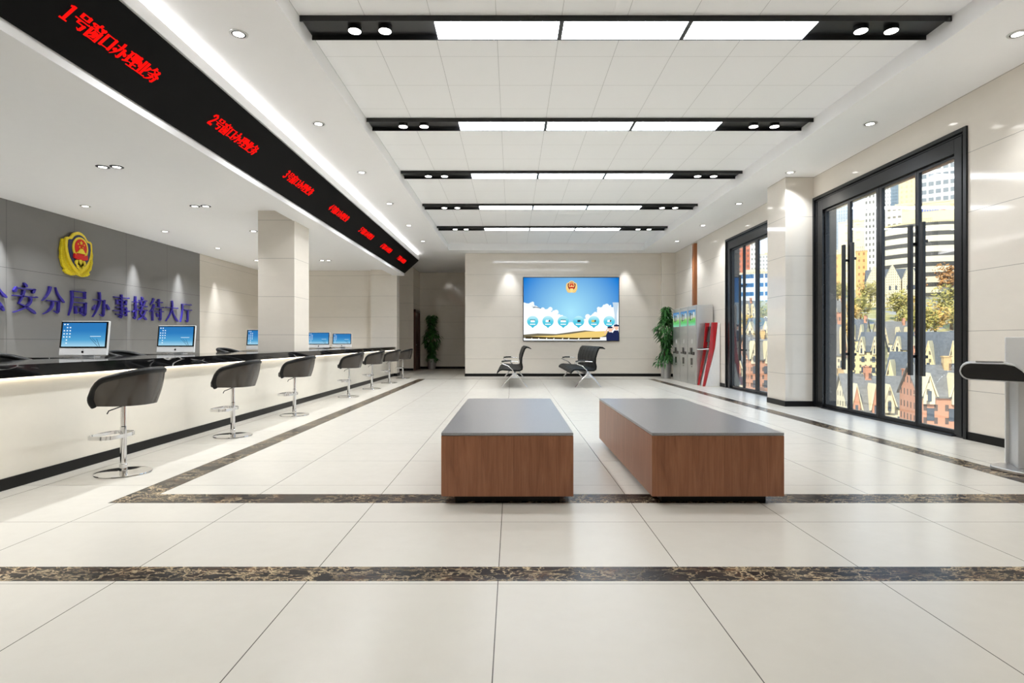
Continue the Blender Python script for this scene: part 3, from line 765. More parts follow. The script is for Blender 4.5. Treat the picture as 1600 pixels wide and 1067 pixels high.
# ------------------------------------------------------------------ display benches
def make_bench(label, x0, x1):
    y0, y1 = 4.0, 6.42
    r = thing('display_bench', label, 'bench', ((x0 + x1) / 2, (y0 + y1) / 2, 0), 0, 'low walnut benches with grey tops')
    a, b = (x1 - x0) / 2, (y1 - y0) / 2
    MB().box(-a + .09, a - .09, -b + .09, b - .09, 0, .062).build('plinth', M['base'], r)
    MB().box(-a, a, -b, b, .06, .486).build('body', M['walnut'], r, bevel=.002)
    MB().box(-a, a, -b, b, .488, .508).build('top', M['benchtop'], r, bevel=.003)
    return r
b0 = make_bench('left low walnut bench with grey speckled top, standing end-on in the hall', -.498, .432)
dup(b0, (1.4495, 5.21, 0), 'right low walnut bench with grey speckled top and its long side showing')

# ------------------------------------------------------------------ waiting seats
def make_row(label, x):
    r = thing('waiting_seat_row', label, 'waiting chairs', (x, 0, 0), 0, 'rows of waiting seats before the far wall')
    prof = [(-.40, .355), (-.385, .39), (-.335, .435), (-.27, .452), (-.1, .44), (.08, .425), (.17, .43), (.215, .455), (.225, .52), (.205, .62), (.21, .74), (.25, .88), (.285, .965), (.33, 1.005), (.38, 1.0), (.45, .965)]
    n = len(prof); y = 14.08
    def shell():
        top = []; bot = []
        for i, (a, b) in enumerate(prof):
            p0 = Vector(prof[max(i - 1, 0)]); p1 = Vector(prof[min(i + 1, n - 1)]); d = (p1 - p0).normalized(); nn = Vector((-d.y, d.x))
            th = .018 if 0 < i < n - 1 else .008
            top.append((a + nn.x * th, b + nn.y * th)); bot.append((a - nn.x * th, b - nn.y * th))
        return top + bot[::-1]
    poly = shell(); m = len(poly)
    for k in range(6):
        ya, yb = y + .617 * k + .012, y + .617 * (k + 1) - .012
        mb = MB(); vs = [(a, ya, b) for a, b in poly] + [(a, yb, b) for a, b in poly]; fs = []
        for i in range(n - 1):
            fs.append((i, i + 1, m - 2 - i, m - 1 - i)); fs.append((m + i, m + m - 1 - i, m + m - 2 - i, m + i + 1))
        fs += [(i, m + i, m + (i + 1) % m, (i + 1) % m) for i in range(m)]
        mb.add(vs, fs)
        # stitched ribs
        s = mb.build('seat', M['seatleather'], r, smooth=40)
        rb = MB()
        for i in range(2, n - 2, 1):
            a, b = poly[i]; rb.box(a - .004, a + .004, ya + .03, yb - .03, b - .004, b + .004)
        rb.build('stitched_ribs', M['seatleather'], s)
    MB().box(-.0, .07, y + .02, y + 3.68, .325, .385).build('beam', M['black'], r, bevel=.004)
    for yy in (y + .02, y + 3.68):
        for sx in (-1, 1):
            MB().tube([(.03 + sx * .03, yy, .33), (.03 + sx * .13, yy, .24), (.03 + sx * .23, yy, .12), (.03 + sx * .315, yy, .012)], [.03, .022, .017, .014], 8).build('leg', M['chrome'], r, smooth=50)
        MB().prism([(-.05, .24), (.11, .24), (.075, .38), (-.015, .38)], XZ, yy - .02, yy + .02).build('leg_hub', M['alu'], r, bevel=.004)
        ys_ = yy - .03 if yy < 16 else yy + .03
        ar = MB().tube([(.03, ys_, .36), (-.02, ys_, .45), (-.12, ys_, .54), (-.25, ys_, .59), (-.31, ys_, .615), (-.27, ys_, .645), (-.15, ys_, .655), (.0, ys_, .655), (.13, ys_, .645)], [.014] * 5 + [.012] * 4, 8).build('armrest', M['chrome'], r, smooth=60)
        MB().tube([(-.29, ys_, .652), (-.2, ys_, .668), (-.05, ys_, .67)], .02, 8).build('arm_pad', M['bplastic'], ar, smooth=60)
    return r
ra = make_row('left row of black waiting seats seen end-on, chrome legs, below the screen corner', .03)
dup(ra, (1.86, 0, 0), 'right row of black waiting seats with its seat backs showing, under the wall screen')

# ------------------------------------------------------------------ wall screen
W2, H2 = 1.585, 1.055
ws = thing('wall_screen', 'large wall screen with blue sky picture, white clouds and six round icons', 'screen', (1.945, YF - .05, 2.215))
MB().box(-W2, W2, 0, .05, -H2, H2).build('case', M['bplastic'], ws, bevel=.004)
def flat(poly, layer, mat, name, par=ws, split=None):
    y = -.0015 - layer * .0012
    return MB().prism(poly, XZ, y, y - .0008).build(name, mat, par)
a, b = W2 - .022, H2 - .022
flat([(-a, -b), (a, -b), (a, b), (-a, b)], 0, m_radial('sky_picture', (160, 218, 238), (6, 112, 198), .0, -.12, 1.9, .95), 'sky_picture')
cl = MB(); rnd = random.Random(7)
def cdisc(x, z, r, lay, mb=cl, e=1.0, n=20):
    y = -.0015 - lay * .0012
    mb.prism([(max(-a, min(a, x + r * math.cos(2 * PI * i / n))), max(-b, min(b, z + r * e * math.sin(2 * PI * i / n)))) for i in range(n)], XZ, y, y - .0008)
top = [(-1.563, .20), (-1.35, .18), (-1.2, .02), (-1.0, -.02), (-.8, -.0), (-.6, -.12), (-.42, -.22), (-.2, -.42), (.0, -.52), (.2, -.50), (.42, -.38), (.6, -.26), (.8, -.16), (1.0, .02), (1.18, .1), (1.35, .06), (1.563, .12)]
cl.prism([(-a, -b)] + [(a, -b)] + [(x, z) for x, z in reversed(top)], XZ, -.0027, -.0035)
for x, z in top:
    for k in range(12): cdisc(x + rnd.uniform(-.12, .12), z - .05 + rnd.uniform(-.07, .07), rnd.uniform(.025, .085), 1, n=12)
M['cloud'] = m_vgrad('cloud_picture', [(0, (232, 238, 242)), (.35, (248, 250, 252)), (.75, (240, 246, 250)), (1, (225, 240, 248))], -H2, .3, .95)
cl.build('cloud_picture', M['cloud'], ws)
flat([(-a, -.84), (-1.1, -.80), (-.5, -.82), (.1, -.74), (.45, -.70), (.9, -.74), (1.25, -.72), (1.25, -.92), (-a, -.95)], 2, graphic('hill_drab', (120, 112, 90), .8), 'hill_picture')  # drab hill drawn in the screen picture
flat([(-1.35, -.89), (-.6, -.87), (-.05, -.82), (.5, -.74), (1.2, -.72), (1.15, -.86), (.95, -.93), (.2, -.945), (-.7, -.93)], 3, graphic('golden_wall', (226, 196, 116), .95), 'golden_wall_picture')
flat([(-1.5, -.90), (.2, -.945), (.95, -.93), (.95, -.99), (.2, -1.0), (-1.5, -.97)], 3, graphic('wall_foot', (70, 58, 36), .8), 'wall_foot_picture')
gp = MB()
for x in (-1.35, -1.12, -.86, -.62, -.33, -.13, .2, .6): gp.prism([(x, -1.03), (x + .03, -1.03), (x + .075, -.95), (x + .045, -.95)], XZ, -.0063, -.007)
gp.build('merlon_picture', graphic('merlons', (240, 236, 226), .9), ws)
flat([(1.40, -.6), (1.52, -.6), (1.50, -.2), (1.54, .12), (1.56, .22), (1.36, .22), (1.38, .12), (1.43, -.2)], 2, graphic('pale_tower', (186, 206, 222), .95), 'tower_picture')
hl = MB(); hl.prism([(-1.25, .04), (-1.16, .05), (-1.0, .02), (-1.0, .035), (-1.13, .065), (-1.21, .075), (-1.27, .06)], XZ, -.0063, -.007); hl.prism([(-1.30, .09), (-1.1, .095), (-1.1, .10), (-1.30, .097)], XZ, -.0063, -.007)
hl.build('helicopter_picture', graphic('helicopter_dark', (30, 44, 58), .6), ws)
M['iconb'] = m_vgrad('icon_blue', [(0, (60, 178, 206)), (.5, (88, 196, 218)), (1, (190, 230, 238))], -.58, -.22, .95)
M['iconw'] = graphic('icon_white', (250, 252, 252)); M['iconk'] = graphic('icon_dark', (60, 66, 72), .8); M['icony'] = graphic('icon_tan', (214, 186, 96), .9)
for k in range(6):
    x = -1.265 + k * .503; z = -.40
    n = 28; pts = [(x + .185 * math.cos(2 * PI * i / n - PI / 2 + PI / n), z + .175 * math.sin(2 * PI * i / n - PI / 2 + PI / n)) for i in range(n)]
    pts = [(x, z - .225)] + pts[1:-1]
    ic = flat(pts, 3, M['iconb'], 'round_icon')
    g = MB(); kk = [(-.07, .07), (-.08, .05), (-.09, .09), (-.04, .05), (-.08, .02), (-.06, .07)][k]
    g.prism([(x + kk[0], z - .03), (x + kk[1], z - .03), (x + kk[1] * .9, z + .045), (x + kk[0] * .9, z + .045)], XZ, -.0063, -.007)
    g.build('icon_symbol', [M['iconw'], M['iconw'], M['iconw'], M['iconk'], M['icony'], M['iconw']][k], ic)
    g2 = MB(); g2.prism([(x - .09, z + .035), (x + .09, z + .03), (x + .085, z + .05), (x - .085, z + .055)] if k in (0, 2) else [(x + .02, z - .03), (x + .07, z - .01), (x + .06, z + .05), (x + .02, z + .03)], XZ, -.0075, -.0082)
    g2.build('icon_detail', M['iconk'], ic)
    cp = MB()
    for q in range(4): cp.box(x - .09 + q * .046, x - .052 + q * .046, -.007, -.0063, z - .115, z - .082)
    cp.build('icon_caption', M['iconw'], ic)
# two saluting officers in the picture
M['skin'] = graphic('picture_skin', (232, 186, 160)); M['unif'] = graphic('picture_navy', (34, 42, 78), .9)
for x, z in ((1.28, -.66), (1.49, -.60)):
    bd = [(x - .12, -b), (x - .13, z - .18), (x - .07, z - .10), (x + .06, z - .10), (min(a, x + .12), z - .18), (min(a, x + .12), -b)]
    of = flat(bd, 4, M['unif'], 'officer_picture')
    cdisc2 = MB(); cdisc(x, z - .02, .062, 5, cdisc2, 1.1); cdisc2.prism([(x - .20, z - .13), (x - .16, z - .15), (x - .05, z + .03), (x - .08, z + .04)], XZ, -.0075, -.0083); cdisc2.build('face', M['skin'], of)
    flat([(x - .08, z + .03), (min(a, x + .075), z + .03), (min(a, x + .085), z + .075), (x, z + .10), (x - .09, z + .075)], 6, M['unif'], 'cap', of)
E4 = (graphic('badge_gold', (244, 212, 140)), graphic('badge_gold_rim', (222, 186, 116)), graphic('badge_maroon', (126, 44, 40)), graphic('badge_red', (196, 48, 40), .9))
sb = bpy.data.objects.new('badge_picture', None); C.objects.link(sb); sb.parent = ws; sb.location = (.015, -.005, .73)
make_emblem(sb, .40, lambda p, q, c: (p, -c * .12, q), E4)

# ------------------------------------------------------------------ plants
def make_plant(label, loc, h, r, seed, pot_r, pot_h, n=760, squash=1.0):
    p = thing('potted_fig', label, 'plant', loc)
    MB().lathe([(pot_r * .78, 0), (pot_r, pot_h), (pot_r * .93, pot_h), (pot_r * .9, pot_h - .05)], n=28, cap=True).build('pot', M['pot'], p, smooth=40)
    MB().lathe([(0, pot_h - .045), (pot_r * .9, pot_h - .045)], n=20, cap=False).build('soil', M['soil'], p)
    rnd = random.Random(seed); st = MB()
    for k in range(4):
        a = k * 1.7; st.tube([(.03 * math.cos(a), .03 * math.sin(a), pot_h - .05), (.07 * math.cos(a), .07 * math.sin(a), h * .5), (.10 * math.cos(a + .6), .10 * math.sin(a + .6) * squash, h * .92)], [.02, .014, .006], 6)
    st.build('stems', M['stem'], p, smooth=60)
    lv = MB()
    for k in range(n):
        t = rnd.random(); z = pot_h - .02 + (h - pot_h) * t
        env = r * (.62 + .38 * math.sin(t * PI * 3.3 + seed)) * (1.0 if t < .85 else 1 - (t - .85) * 3.2)
        ang = rnd.uniform(0, 2 * PI); rr = env * math.sqrt(rnd.uniform(.08, 1))
        x, y = rr * math.cos(ang), rr * math.sin(ang) * squash
        L = rnd.uniform(.13, .23); wd = L * rnd.uniform(.14, .21); yaw = ang + rnd.uniform(-.7, .7); pitch = rnd.uniform(-1.35, -.35)
        d = Vector((math.cos(yaw) * math.cos(pitch), math.sin(yaw) * math.cos(pitch), math.sin(pitch))); s = Vector((-math.sin(yaw), math.cos(yaw), rnd.uniform(-.3, .3))).normalized()
        o_ = Vector((x, y, z)); nrm = d.cross(s)
        m1 = o_ + d * L * .4; tip = o_ + d * L - Vector((0, 0, L * .12))
        lv.add([o_, m1 + s * wd + nrm * .006, tip, m1 - s * wd + nrm * .006, m1 - nrm * .004], [(0, 4, 1), (1, 4, 2), (2, 4, 3), (3, 4, 0)])
    lv.build('foliage', M['leaf'], p, recalc=False)
    return p
make_plant('leafy green potted fig in a silver pot in the dim corridor beside the brown door', (-3.30, 23.40, 0), 2.28, .38, 3, .19, .44)
make_plant('leafy green potted fig in a silver pot between the far wall and the steel machines', (4.80, 17.72, 0), 2.27, .36, 8, .17, .50, squash=.8)

# ------------------------------------------------------------------ steel machines
M['poster'] = m_vgrad('machine_poster', [(0, (150, 216, 190)), (.25, (104, 204, 112)), (.42, (140, 206, 120)), (.52, (206, 216, 170)), (.7, (150, 190, 214)), (1, (70, 128, 186))], 1.58, 2.0, .72)
def make_machine(label, y):
    r = thing('steel_kiosk', label, 'machine', (4.88, y, 0), 0, 'three stainless steel machines')
    MB().box(0, .44, -.364, .364, .0, 2.09).build('cabinet', M['steel'], r, bevel=.012)
    MB().box(.004, .43, -.35, .35, 2.09, 2.12).build('cap', M['steel'], r, bevel=.008)
    dr = MB().box(-.010, -.0005, -.340, .340, .06, 2.06).build('door_panel', M['steel'], r, bevel=.004)
    MB().box(-.013, -.0105, -.30, .30, 1.58, 2.0).build('poster', M['poster'], dr)
    fig = MB().box(-.0145, -.0135, .08, .18, 1.72, 1.93).box(-.0145, -.0135, -.06, .02, 1.74, 1.90); fig.build('poster_figures', M['bplastic'], dr)
    MB().box(-.0145, -.0135, -.05, .12, 1.76, 1.86).box(-.0145, -.0135, -.22, -.10, 1.80, 1.94).build('poster_highlights', M['wplastic'], dr)
    MB().box(-.012, -.0105, -.07, .05, 1.10, 1.21).build('label_plate', M['wplastic'], dr)
    MB().box(-.03, -.0105, -.02, .11, .80, .98).build('reader', M['bplastic'], dr, bevel=.004)
    MB().box(-.03, -.0105, -.22, -.06, .79, .87).build('keypad', M['bplastic'], dr, bevel=.004)
    MB().box(-.02, -.0105, .19, .27, .80, .85).build('coin_slot', M['bplastic'], dr)
    MB().box(-.018, -.0105, -.06, .10, .52, .70).build('dispenser_flap', M['bplastic'], dr, bevel=.004)
    MB().box(-.013, -.0105, -.02, .05, .46, .48).build('lock', M['bplastic'], dr)
    return r
k0 = make_machine('nearest of the three stainless steel machines, next to the red and white kiosk', 15.40)
dup(k0, (4.88, 16.135, 0), 'middle one of the three stainless steel machines')
dup(k0, (4.88, 16.87, 0), 'farthest of the three stainless steel machines, beside the potted fig')

# red and white self-service kiosk
rk = thing('self_service_kiosk', 'red and white self-service kiosk with tilted black screen beside the glass door', 'kiosk', (0, 0, 0))
ka, kb = 14.56, 15.00
body = [(4.96, 0), (5.20, .98), (5.27, 1.63), (5.325, 1.63), (5.325, 0)]
MB().prism(body, XZ, ka, kb).build('body', M['wplastic'], rk, bevel=.01)
fin = [(4.885, 0), (5.045, .89), (5.115, 1.64), (5.265, 1.64), (5.19, .98), (4.945, .0)]
fin2 = [(4.885, 0), (5.03, .89), (5.09, 1.64), (5.20, 1.64), (5.13, .98), (4.935, .0)]
for fp, y0, y1 in ((fin, ka - .002, ka + .04), (fin2, kb - .04, kb + .002)): MB().prism(fp, XZ, y0, y1).build('side_fin', M['kred'], rk, bevel=.006)
MB().prism([(5.085, 1.14), (5.14, 1.54), (5.25, 1.54), (5.20, 1.14)], XZ, ka + .07, kb - .07).build('screen', M['bplastic'], rk)
tray = MB().prism([(4.86, .93), (5.19, .95), (5.19, .985), (4.86, .955)], XZ, ka + .055, kb - .055).build('tray', M['wplastic'], rk, bevel=.01)
MB().prism([(4.88, .962), (5.17, .989), (5.17, .998), (4.88, .971)], XZ, ka + .08, kb - .08).build('keypad', M['bplastic'], tray)
MB().box(5.08, 5.11, ka + .15, kb - .15, .55, .62).build('receipt_slot', M['bplastic'], rk)

# information terminal at the right edge
it = thing('information_terminal', 'silver and black touch terminal on a pedestal at the right edge, cut by the frame', 'terminal', (4.46, 4.95, 0), math.radians(-27))
HR = math.radians(-12); prof = []
for k in range(9):
    t = PI / 2 + PI * k / 8; prof.append((-.37 + .075 * math.cos(t), .885 + .078 * math.sin(t)))
prof += [(.02, .795), (.05, .795), (.04, .83), (-.01, .90), (-.06, .945), (-.13, .962)]
hp = lambda p, q, c: (p, c, q)
MB().prism(prof, hp, -.13, .28).build('head', M['alu'], it, bevel=.006).rotation_euler.z = HR
cx = sum(p for p, q in prof) / len(prof); cz = sum(q for p, q in prof) / len(prof)
MB().prism([(cx + (p - cx) * .94, cz + (q - cz) * .87) for p, q in prof], hp, -.136, -.1305).build('side_panel', M['bplastic'], it).rotation_euler.z = HR
MB().prism([(-.33, .966), (-.14, .966), (-.14, .970), (-.33, .970)], hp, -.09, .24).build('touch_screen', M['bplastic'], it).rotation_euler.z = HR
MB().box(-.03, .02, .05, .30, .03, .795).build('column', M['alu'], it, bevel=.006)
MB().box(-.055, .42, .30, .33, .03, 1.19).build('back_panel', M['wplastic'], it, bevel=.006)
MB().prism([(.02, .70), (.02, .795), (.14, .795), (.14, .55), (.10, .42)], hp, .06, .26).build('bracket', M['steel'], it)
MB().tube([(.125, -.05, .79), (.10, -.05, .55), (.10, -.05, .3), (.125, -.05, .03)], .018, 10).build('chrome_rail', M['chrome'], it, smooth=50)
MB().prism([(.145, .03), (.145, .80), (.42, .80), (.42, .03)], hp, -.06, .05).build('front_panel', M['bplastic'], it, bevel=.02)
MB().prism([(-.21, .10), (-.19, .20), (-.10, .30), (.42, .34), (.42, -.22), (.1, -.24), (-.08, -.10)], XY, 0, .03).build('foot_plate', M['steel'], it, bevel=.006)

# ------------------------------------------------------------------ the town outside the glass doors
TERR = [(-35.0, -23.9), (84.0, -23.9), (126.0, -15.1), (175.0, -2.9), (262.5, 14.6), (350.0, 28.6), (455.0, 42.6), (1050.0, 67.1)]
t_ = MB()
for (ya, za), (yb, zb) in zip(TERR, TERR[1:]): t_.add([(8, ya, za), (1100, ya, za), (1100, yb, zb), (8, yb, zb)], [(0, 1, 2, 3)])
struct('ground_hillside', t_, m_terrain(), recalc=False)
HOUSES = [(59.8, 105.0, 4.6, -20.5, -1.0, 5.4, 'a'), (93.4, 154.0, 3.6, -9.2, 1.7, 7.0, 'b'), (83.3, 133.0, 4.8, -14.4, -1.0, 3.2, 'b'), (118.5, 175.0, 10.2, -3.9, 0.7, 7.2, 'c'), (81.8, 108.5, 7.0, -19.8, -3.5, 2.8, 'd'), (64.4, 94.5, 4.7, -22.8, -5.7, -0.8, 'd'), (43.4, 70.0, 3.7, -24.9, -7.2, -3.2, 'a'), (50.2, 73.5, 5.0, -24.9, -7.2, -3.7, 'c'), (46.2, 61.2, 4.4, -24.9, -4.7, -1.7, 'e'), (46.2, 80.5, 3.5, -24.9, -6.0, -4.0, 'e'), (111.0, 192.5, 5.2, -0.4, 8.4, 14.9, 'c'), (96.6, 140.0, 5.4, -12.7, -0.7, 3.3, 'b'), (45.1, 112.0, 3.1, -19.1, -0.3, 2.9, 'e'), (60.5, 140.0, 6.5, -12.7, 3.3, 6.8, 'b'), (36.1, 91.0, 2.3, -23.5, -3.1, -0.0, 'a'), (44.3, 101.5, 4.2, -21.3, -1.9, 2.1, 'e'), (86.7, 210.0, 8.3, 3.1, 11.0, 16.2, 'c')]
TOWERS = [(341.0, 595.0, 19.2, 44.9, 145.4, 'glass'), (314.2, 525.0, 22.3, 42.0, 111.3, 'cream'), (309.8, 490.0, 10.3, 40.6, 143.6, 'whitegrid'), (438.0, 665.0, 8.1, 47.8, 187.0, 'whitesmall'), (482.7, 717.5, 12.0, 49.9, 215.4, 'blue'), (483.7, 693.0, 21.1, 48.9, 222.1, 'beige'), (324.0, 472.5, 23.2, 39.9, 113.6, 'rows'), (410.1, 542.5, 33.1, 42.7, 195.5, 'grid'), (302.9, 413.0, 33.0, 33.5, 101.3, 'box'), (261.6, 364.0, 44.6, 27.0, 75.5, 'band'), (206.4, 336.0, 5.8, 22.9, 54.6, 'orange'), (192.5, 339.5, 6.6, 23.4, 52.9, 'orange2'), (176.9, 437.5, 11.4, 36.8, 75.2, 'brick'), (208.1, 490.0, 6.6, 40.6, 101.2, 'whitegrid2'), (291.7, 647.5, 17.9, 47.0, 99.9, 'whitesmall2'), (137.3, 322.0, 22.0, 20.6, 39.4, 'bluebands'), (239.5, 630.0, 13.3, 46.3, 145.4, 'glass2'), (134.6, 420.0, 13.5, 34.5, 97.3, 'white2')]
TREES = [(166.0, 290.0, 19.0, 33.3), (129.4, 217.0, 4.8, 17.1), (171.2, 272.0, 16.2, 31.6), (161.7, 238.0, 9.0, 24.0), (171.4, 245.0, 10.4, 22.8), (149.5, 216.0, 4.8, 15.2), (148.0, 199.0, 1.3, 16.1), (167.7, 217.0, 4.8, 24.5), (162.5, 206.0, 2.8, 17.5), (240.0, 340.0, 26.8, 46.0), (141.4, 231.0, 7.6, 21.6), (102.0, 175.0, -3.6, 10.1), (138.6, 192.5, -0.1, 14.9), (150.0, 272.0, 15.6, 29.0), (262.0, 340.0, 26.5, 50.0), (96.0, 246.0, 10.5, 21.0), (108.0, 232.0, 8.0, 20.5), (96.0, 222.0, 6.2, 17.0), (54.5, 116.5, -17.8, -5.0), (72.5, 182.0, -2.2, 12.1)]
CARS = [(180.3, 264.9, 15.0), (168.6, 279.7, 17.4), (339.1, 454.7, 42.6), (347.8, 454.7, 42.6), (333.4, 454.7, 42.6), (158.1, 267.8, 15.5), (107.0, 244.0, 10.9)]
slate = plain('slate_roof', (112, 110, 106), .8, var=.45, scale=3.0); slate2 = plain('blue_slate_roof', (86, 90, 94), .8, var=.45, scale=2.4)
cream = m_window('cream_render', (214, 196, 148), (104, 96, 84), 1.1, 1.5, .36, .48); ivory = m_window('ivory_render', (212, 198, 166), (120, 112, 100), .9, 1.25, .34, .5); rose = m_window('rose_brick', (190, 136, 108), (96, 80, 72), 1.0, 1.4, .34, .5); tan = m_window('tan_brick', (196, 164, 118), (110, 90, 74), 1.2, 1.5, .36, .5)
wdark = plain('house_window_dark', (70, 76, 84), .2); wtrim = plain('gable_trim_white', (214, 198, 160), .7)
KIND = {'a': (ivory, slate, rose), 'b': (cream, slate2, ivory), 'c': (ivory, slate, ivory), 'd': (tan, slate2, cream), 'e': (rose, slate, ivory)}
DESC = {'a': 'ivory house with slate roof and brick gables', 'b': 'cream house with blue slate roof', 'c': 'ivory house with a wide grey roof and white gables', 'd': 'tan brick house with dark slate roof', 'e': 'rose brick house with grey roof and white gables'}
def make_house(label, x, y, w, g, e, r, k):
    root = thing('house', label, 'house', (x, y, g), -math.atan2(x, y) + (.35 if k in 'ace' else -.3), 'houses outside the glass doors')
    wm, rm, gm = KIND[k]; w *= .92; d = max(w * .8, 6.0); h = e - g; hr = r - g; hx = w / 2
    MB().box(-hx, hx, 0, d, 0, h).prism([(0, h), (d, h), (d / 2, hr - .12)], YZ, -hx, hx).build('walls', wm, root)
    ov = .25; sl = (hr - h) / (d / 2)
    MB().prism([(-ov, h - sl * ov), (d / 2, hr), (d + ov, h - sl * ov), (d + ov, h - sl * ov + .22), (d / 2, hr + .25), (-ov, h - sl * ov + .22)], YZ, -hx - .25, hx + .25).build('roof', rm, root)
    n = 1 if w < 3.2 else 2 if w < 6.5 else 3
    for q in range(n):
        cx = -hx + w * (q + .5 + (.12 if q % 2 else -.1)) / n; gw = w / n * (.2 if q % 2 else .26); top = h + (hr - h) * .72; b0 = h - .9
        gb = MB().prism([(cx - gw, b0), (cx + gw, b0), (cx + gw, h + .1), (cx, top), (cx - gw, h + .1)], XZ, -.35, d * .45 * ((top - h) / max(.1, hr - h))).build('gable', gm, root)
        MB().prism([(cx - gw - .15, h - .05), (cx, top + .02), (cx, top + .3), (cx - gw - .3, h - .1)], XZ, -.5, d * .3).prism([(cx + gw + .15, h - .05), (cx, top + .02), (cx, top + .3), (cx + gw + .3, h - .1)], XZ, -.5, d * .3).build('gable_trim', wtrim, gb)
        MB().box(cx - gw * .32, cx + gw * .32, -.42, -.34, h - .6, h + .55).build('window', wdark, gb)
    nf = max(2, int(w / 1.5)); nr = min(4, int(h / 2.6))
    for j in range(nr):
        for q in range(nf):
            cx = -hx + w * (q + .5) / nf; z = h - 2.7 - j * 2.5
            MB().box(cx - .34, cx + .34, -.06, .02, z, z + 1.35).build('window', wdark, root)
    MB().box(hx * .55, hx * .55 + .7, d * .4, d * .4 + .7, h, hr + 1.1).box(hx * .55 - .08, hx * .55 + .78, d * .4 - .08, d * .4 + .78, hr + 1.1, hr + 1.25).build('chimney', rose if k != 'e' else tan, root)
PLACE = ['in the first pane of the near door', 'behind the first door handles', 'in the second pane', 'below the gabled hall', 'in the right pane', 'behind the second handles', 'low in the second pane', 'low in the third pane',
         'lowest in the right pane', 'lowest in the first pane', 'high in the first pane', 'above the middle mullion foot', 'in the far door, beyond its handles', 'in the far door, right side', 'low in the far door', 'low right in the far door', 'high in the far door']
for q, hrec in enumerate(HOUSES): make_house(DESC[hrec[6]] + ' ' + PLACE[q], *hrec)
TM = {'glass': ((176, 184, 190), (140, 158, 176), 2.2, 3.6, .7, .8), 'cream': ((250, 236, 196), (238, 220, 170), 9, 7, .3, .2), 'whitegrid': ((248, 244, 236), (120, 120, 116), 2.6, 5.2, .5, .5), 'whitesmall': ((244, 240, 230), (150, 154, 156), 2.6, 4.6, .5, .45),
      'blue': ((128, 150, 168), (104, 128, 150), 3, 4, .8, .7), 'beige': ((240, 212, 168), (226, 192, 146), 5, 6, .4, .5), 'rows': ((250, 242, 222), (140, 134, 120), 3.6, 6.2, .6, .3), 'grid': ((250, 248, 240), (136, 144, 150), 5.6, 7.6, .74, .56),
      'box': ((240, 220, 176), (222, 200, 160), 30, 26, .2, .1), 'band': ((240, 228, 198), (84, 82, 78), 4, 6.4, 1, .42), 'orange': ((236, 184, 116), (180, 130, 80), 2.4, 4, .4, .4), 'orange2': ((240, 190, 116), (200, 150, 96), 2.4, 5, .4, .3), 'brick': ((204, 112, 80), (120, 84, 74), 2.8, 4.0, .42, .5),
      'whitegrid2': ((246, 240, 230), (150, 150, 148), 2.4, 4.2, .5, .5), 'whitesmall2': ((236, 234, 230), (160, 164, 170), 3.2, 4.4, .5, .5), 'bluebands': ((226, 236, 246), (60, 110, 160), 5, 5.0, .85, .45), 'glass2': ((176, 190, 200), (132, 158, 182), 2.2, 3.6, .7, .8), 'white2': ((238, 228, 212), (150, 142, 132), 2.6, 4.4, .5, .5)}
TL = {'glass': 'grey glass tower seen through the first pane of the near door', 'cream': 'plain cream block below the blue sky in the second pane', 'whitegrid': 'slim white tower with rows of small dark windows in the second pane', 'whitesmall': 'thin white tower left of the blue glass tower', 'blue': 'blue-grey glass tower high in the third pane', 'beige': 'tall beige tower right of the blue glass tower',
      'rows': 'wide white building with short window rows in the third pane', 'grid': 'tall white grid tower filling the top of the right pane', 'box': 'sandy windowless block with a small blue and red mark', 'band': 'curved cream office building with dark window bands', 'orange': 'small orange building left of the curved office building', 'orange2': 'small orange building behind the first door handles',
      'brick': 'red brick tower in the far glass door', 'whitegrid2': 'white tower beside the red brick tower in the far door', 'whitesmall2': 'distant white tower beside the column in the far door', 'bluebands': 'low white building with blue window bands in the far door', 'glass2': 'grey glass tower left in the far glass door', 'white2': 'pale tower seen through the slit window'}
for (x, y, w, g, zt, k) in TOWERS:
    c1, c2, pu, pz, fu, fz = TM[k]; h = zt - g
    root = thing('office_building' if k in ('band', 'rows', 'bluebands', 'box') else 'tower_block', TL[k], 'building', (x, y, g), -math.atan2(x, y), 'buildings outside the glass doors')
    m = m_window('facade_' + k, tuple(v * .9 for v in c1), tuple(v * .85 for v in c2), pu, pz, fu, fz); d = max(10, w * .8)
    if k == 'band':
        pts = [(-w / 2 + w * i / 14, 9 * (1 - ((i - 7) / 7) ** 2) * -1) for i in range(15)] + [(w / 2, 16), (-w / 2, 16)]
        MB().prism(pts, XY, 0, h).build('facade', m, root, smooth=30); MB().prism([(a * .96, b_ * .96 + .4) for a, b_ in pts], XY, h, h + 1.2).build('parapet', cream, root)
        MB().box(-5, 6, 4, 12, h + 1.2, h + 5).build('roof_room', cream, root)
    else:
        MB().box(-w / 2, w / 2, 0, d, 0, h).build('facade', m, root)
        MB().box(-w / 2 - .2, w / 2 + .2, -.2, .3, h, h + 1).box(-w / 2 - .2, w / 2 + .2, d - .3, d + .2, h, h + 1).box(-w / 2 - .2, -w / 2 + .3, .3, d - .3, h, h + 1).box(w / 2 - .3, w / 2 + .2, .3, d - .3, h, h + 1).build('parapet', ivory, root)
        MB().box(-w * .22, w * .25, d * .3, d * .7, h, h + 3.2).build('roof_room', ivory, root)
    if k == 'box':
        mk = MB()
        for q in range(7): mk.box(-4.5 + q * 1.5, -3.5 + q * 1.5, -.3, -.1, h - 5.6, h - 3.9 + (.5 if q % 3 == 0 else 0))
        mk.build('sign_letters', plain('sign_blue', (90, 110, 180), .5), root)
        MB().prism([(6.5, h - 5.4), (9.2, h - 5.8), (10.6, h - 3.6), (8.4, h - 3.2)], XZ, -.3, -.1).build('sign_mark', plain('sign_red', (206, 74, 66), .5), root)
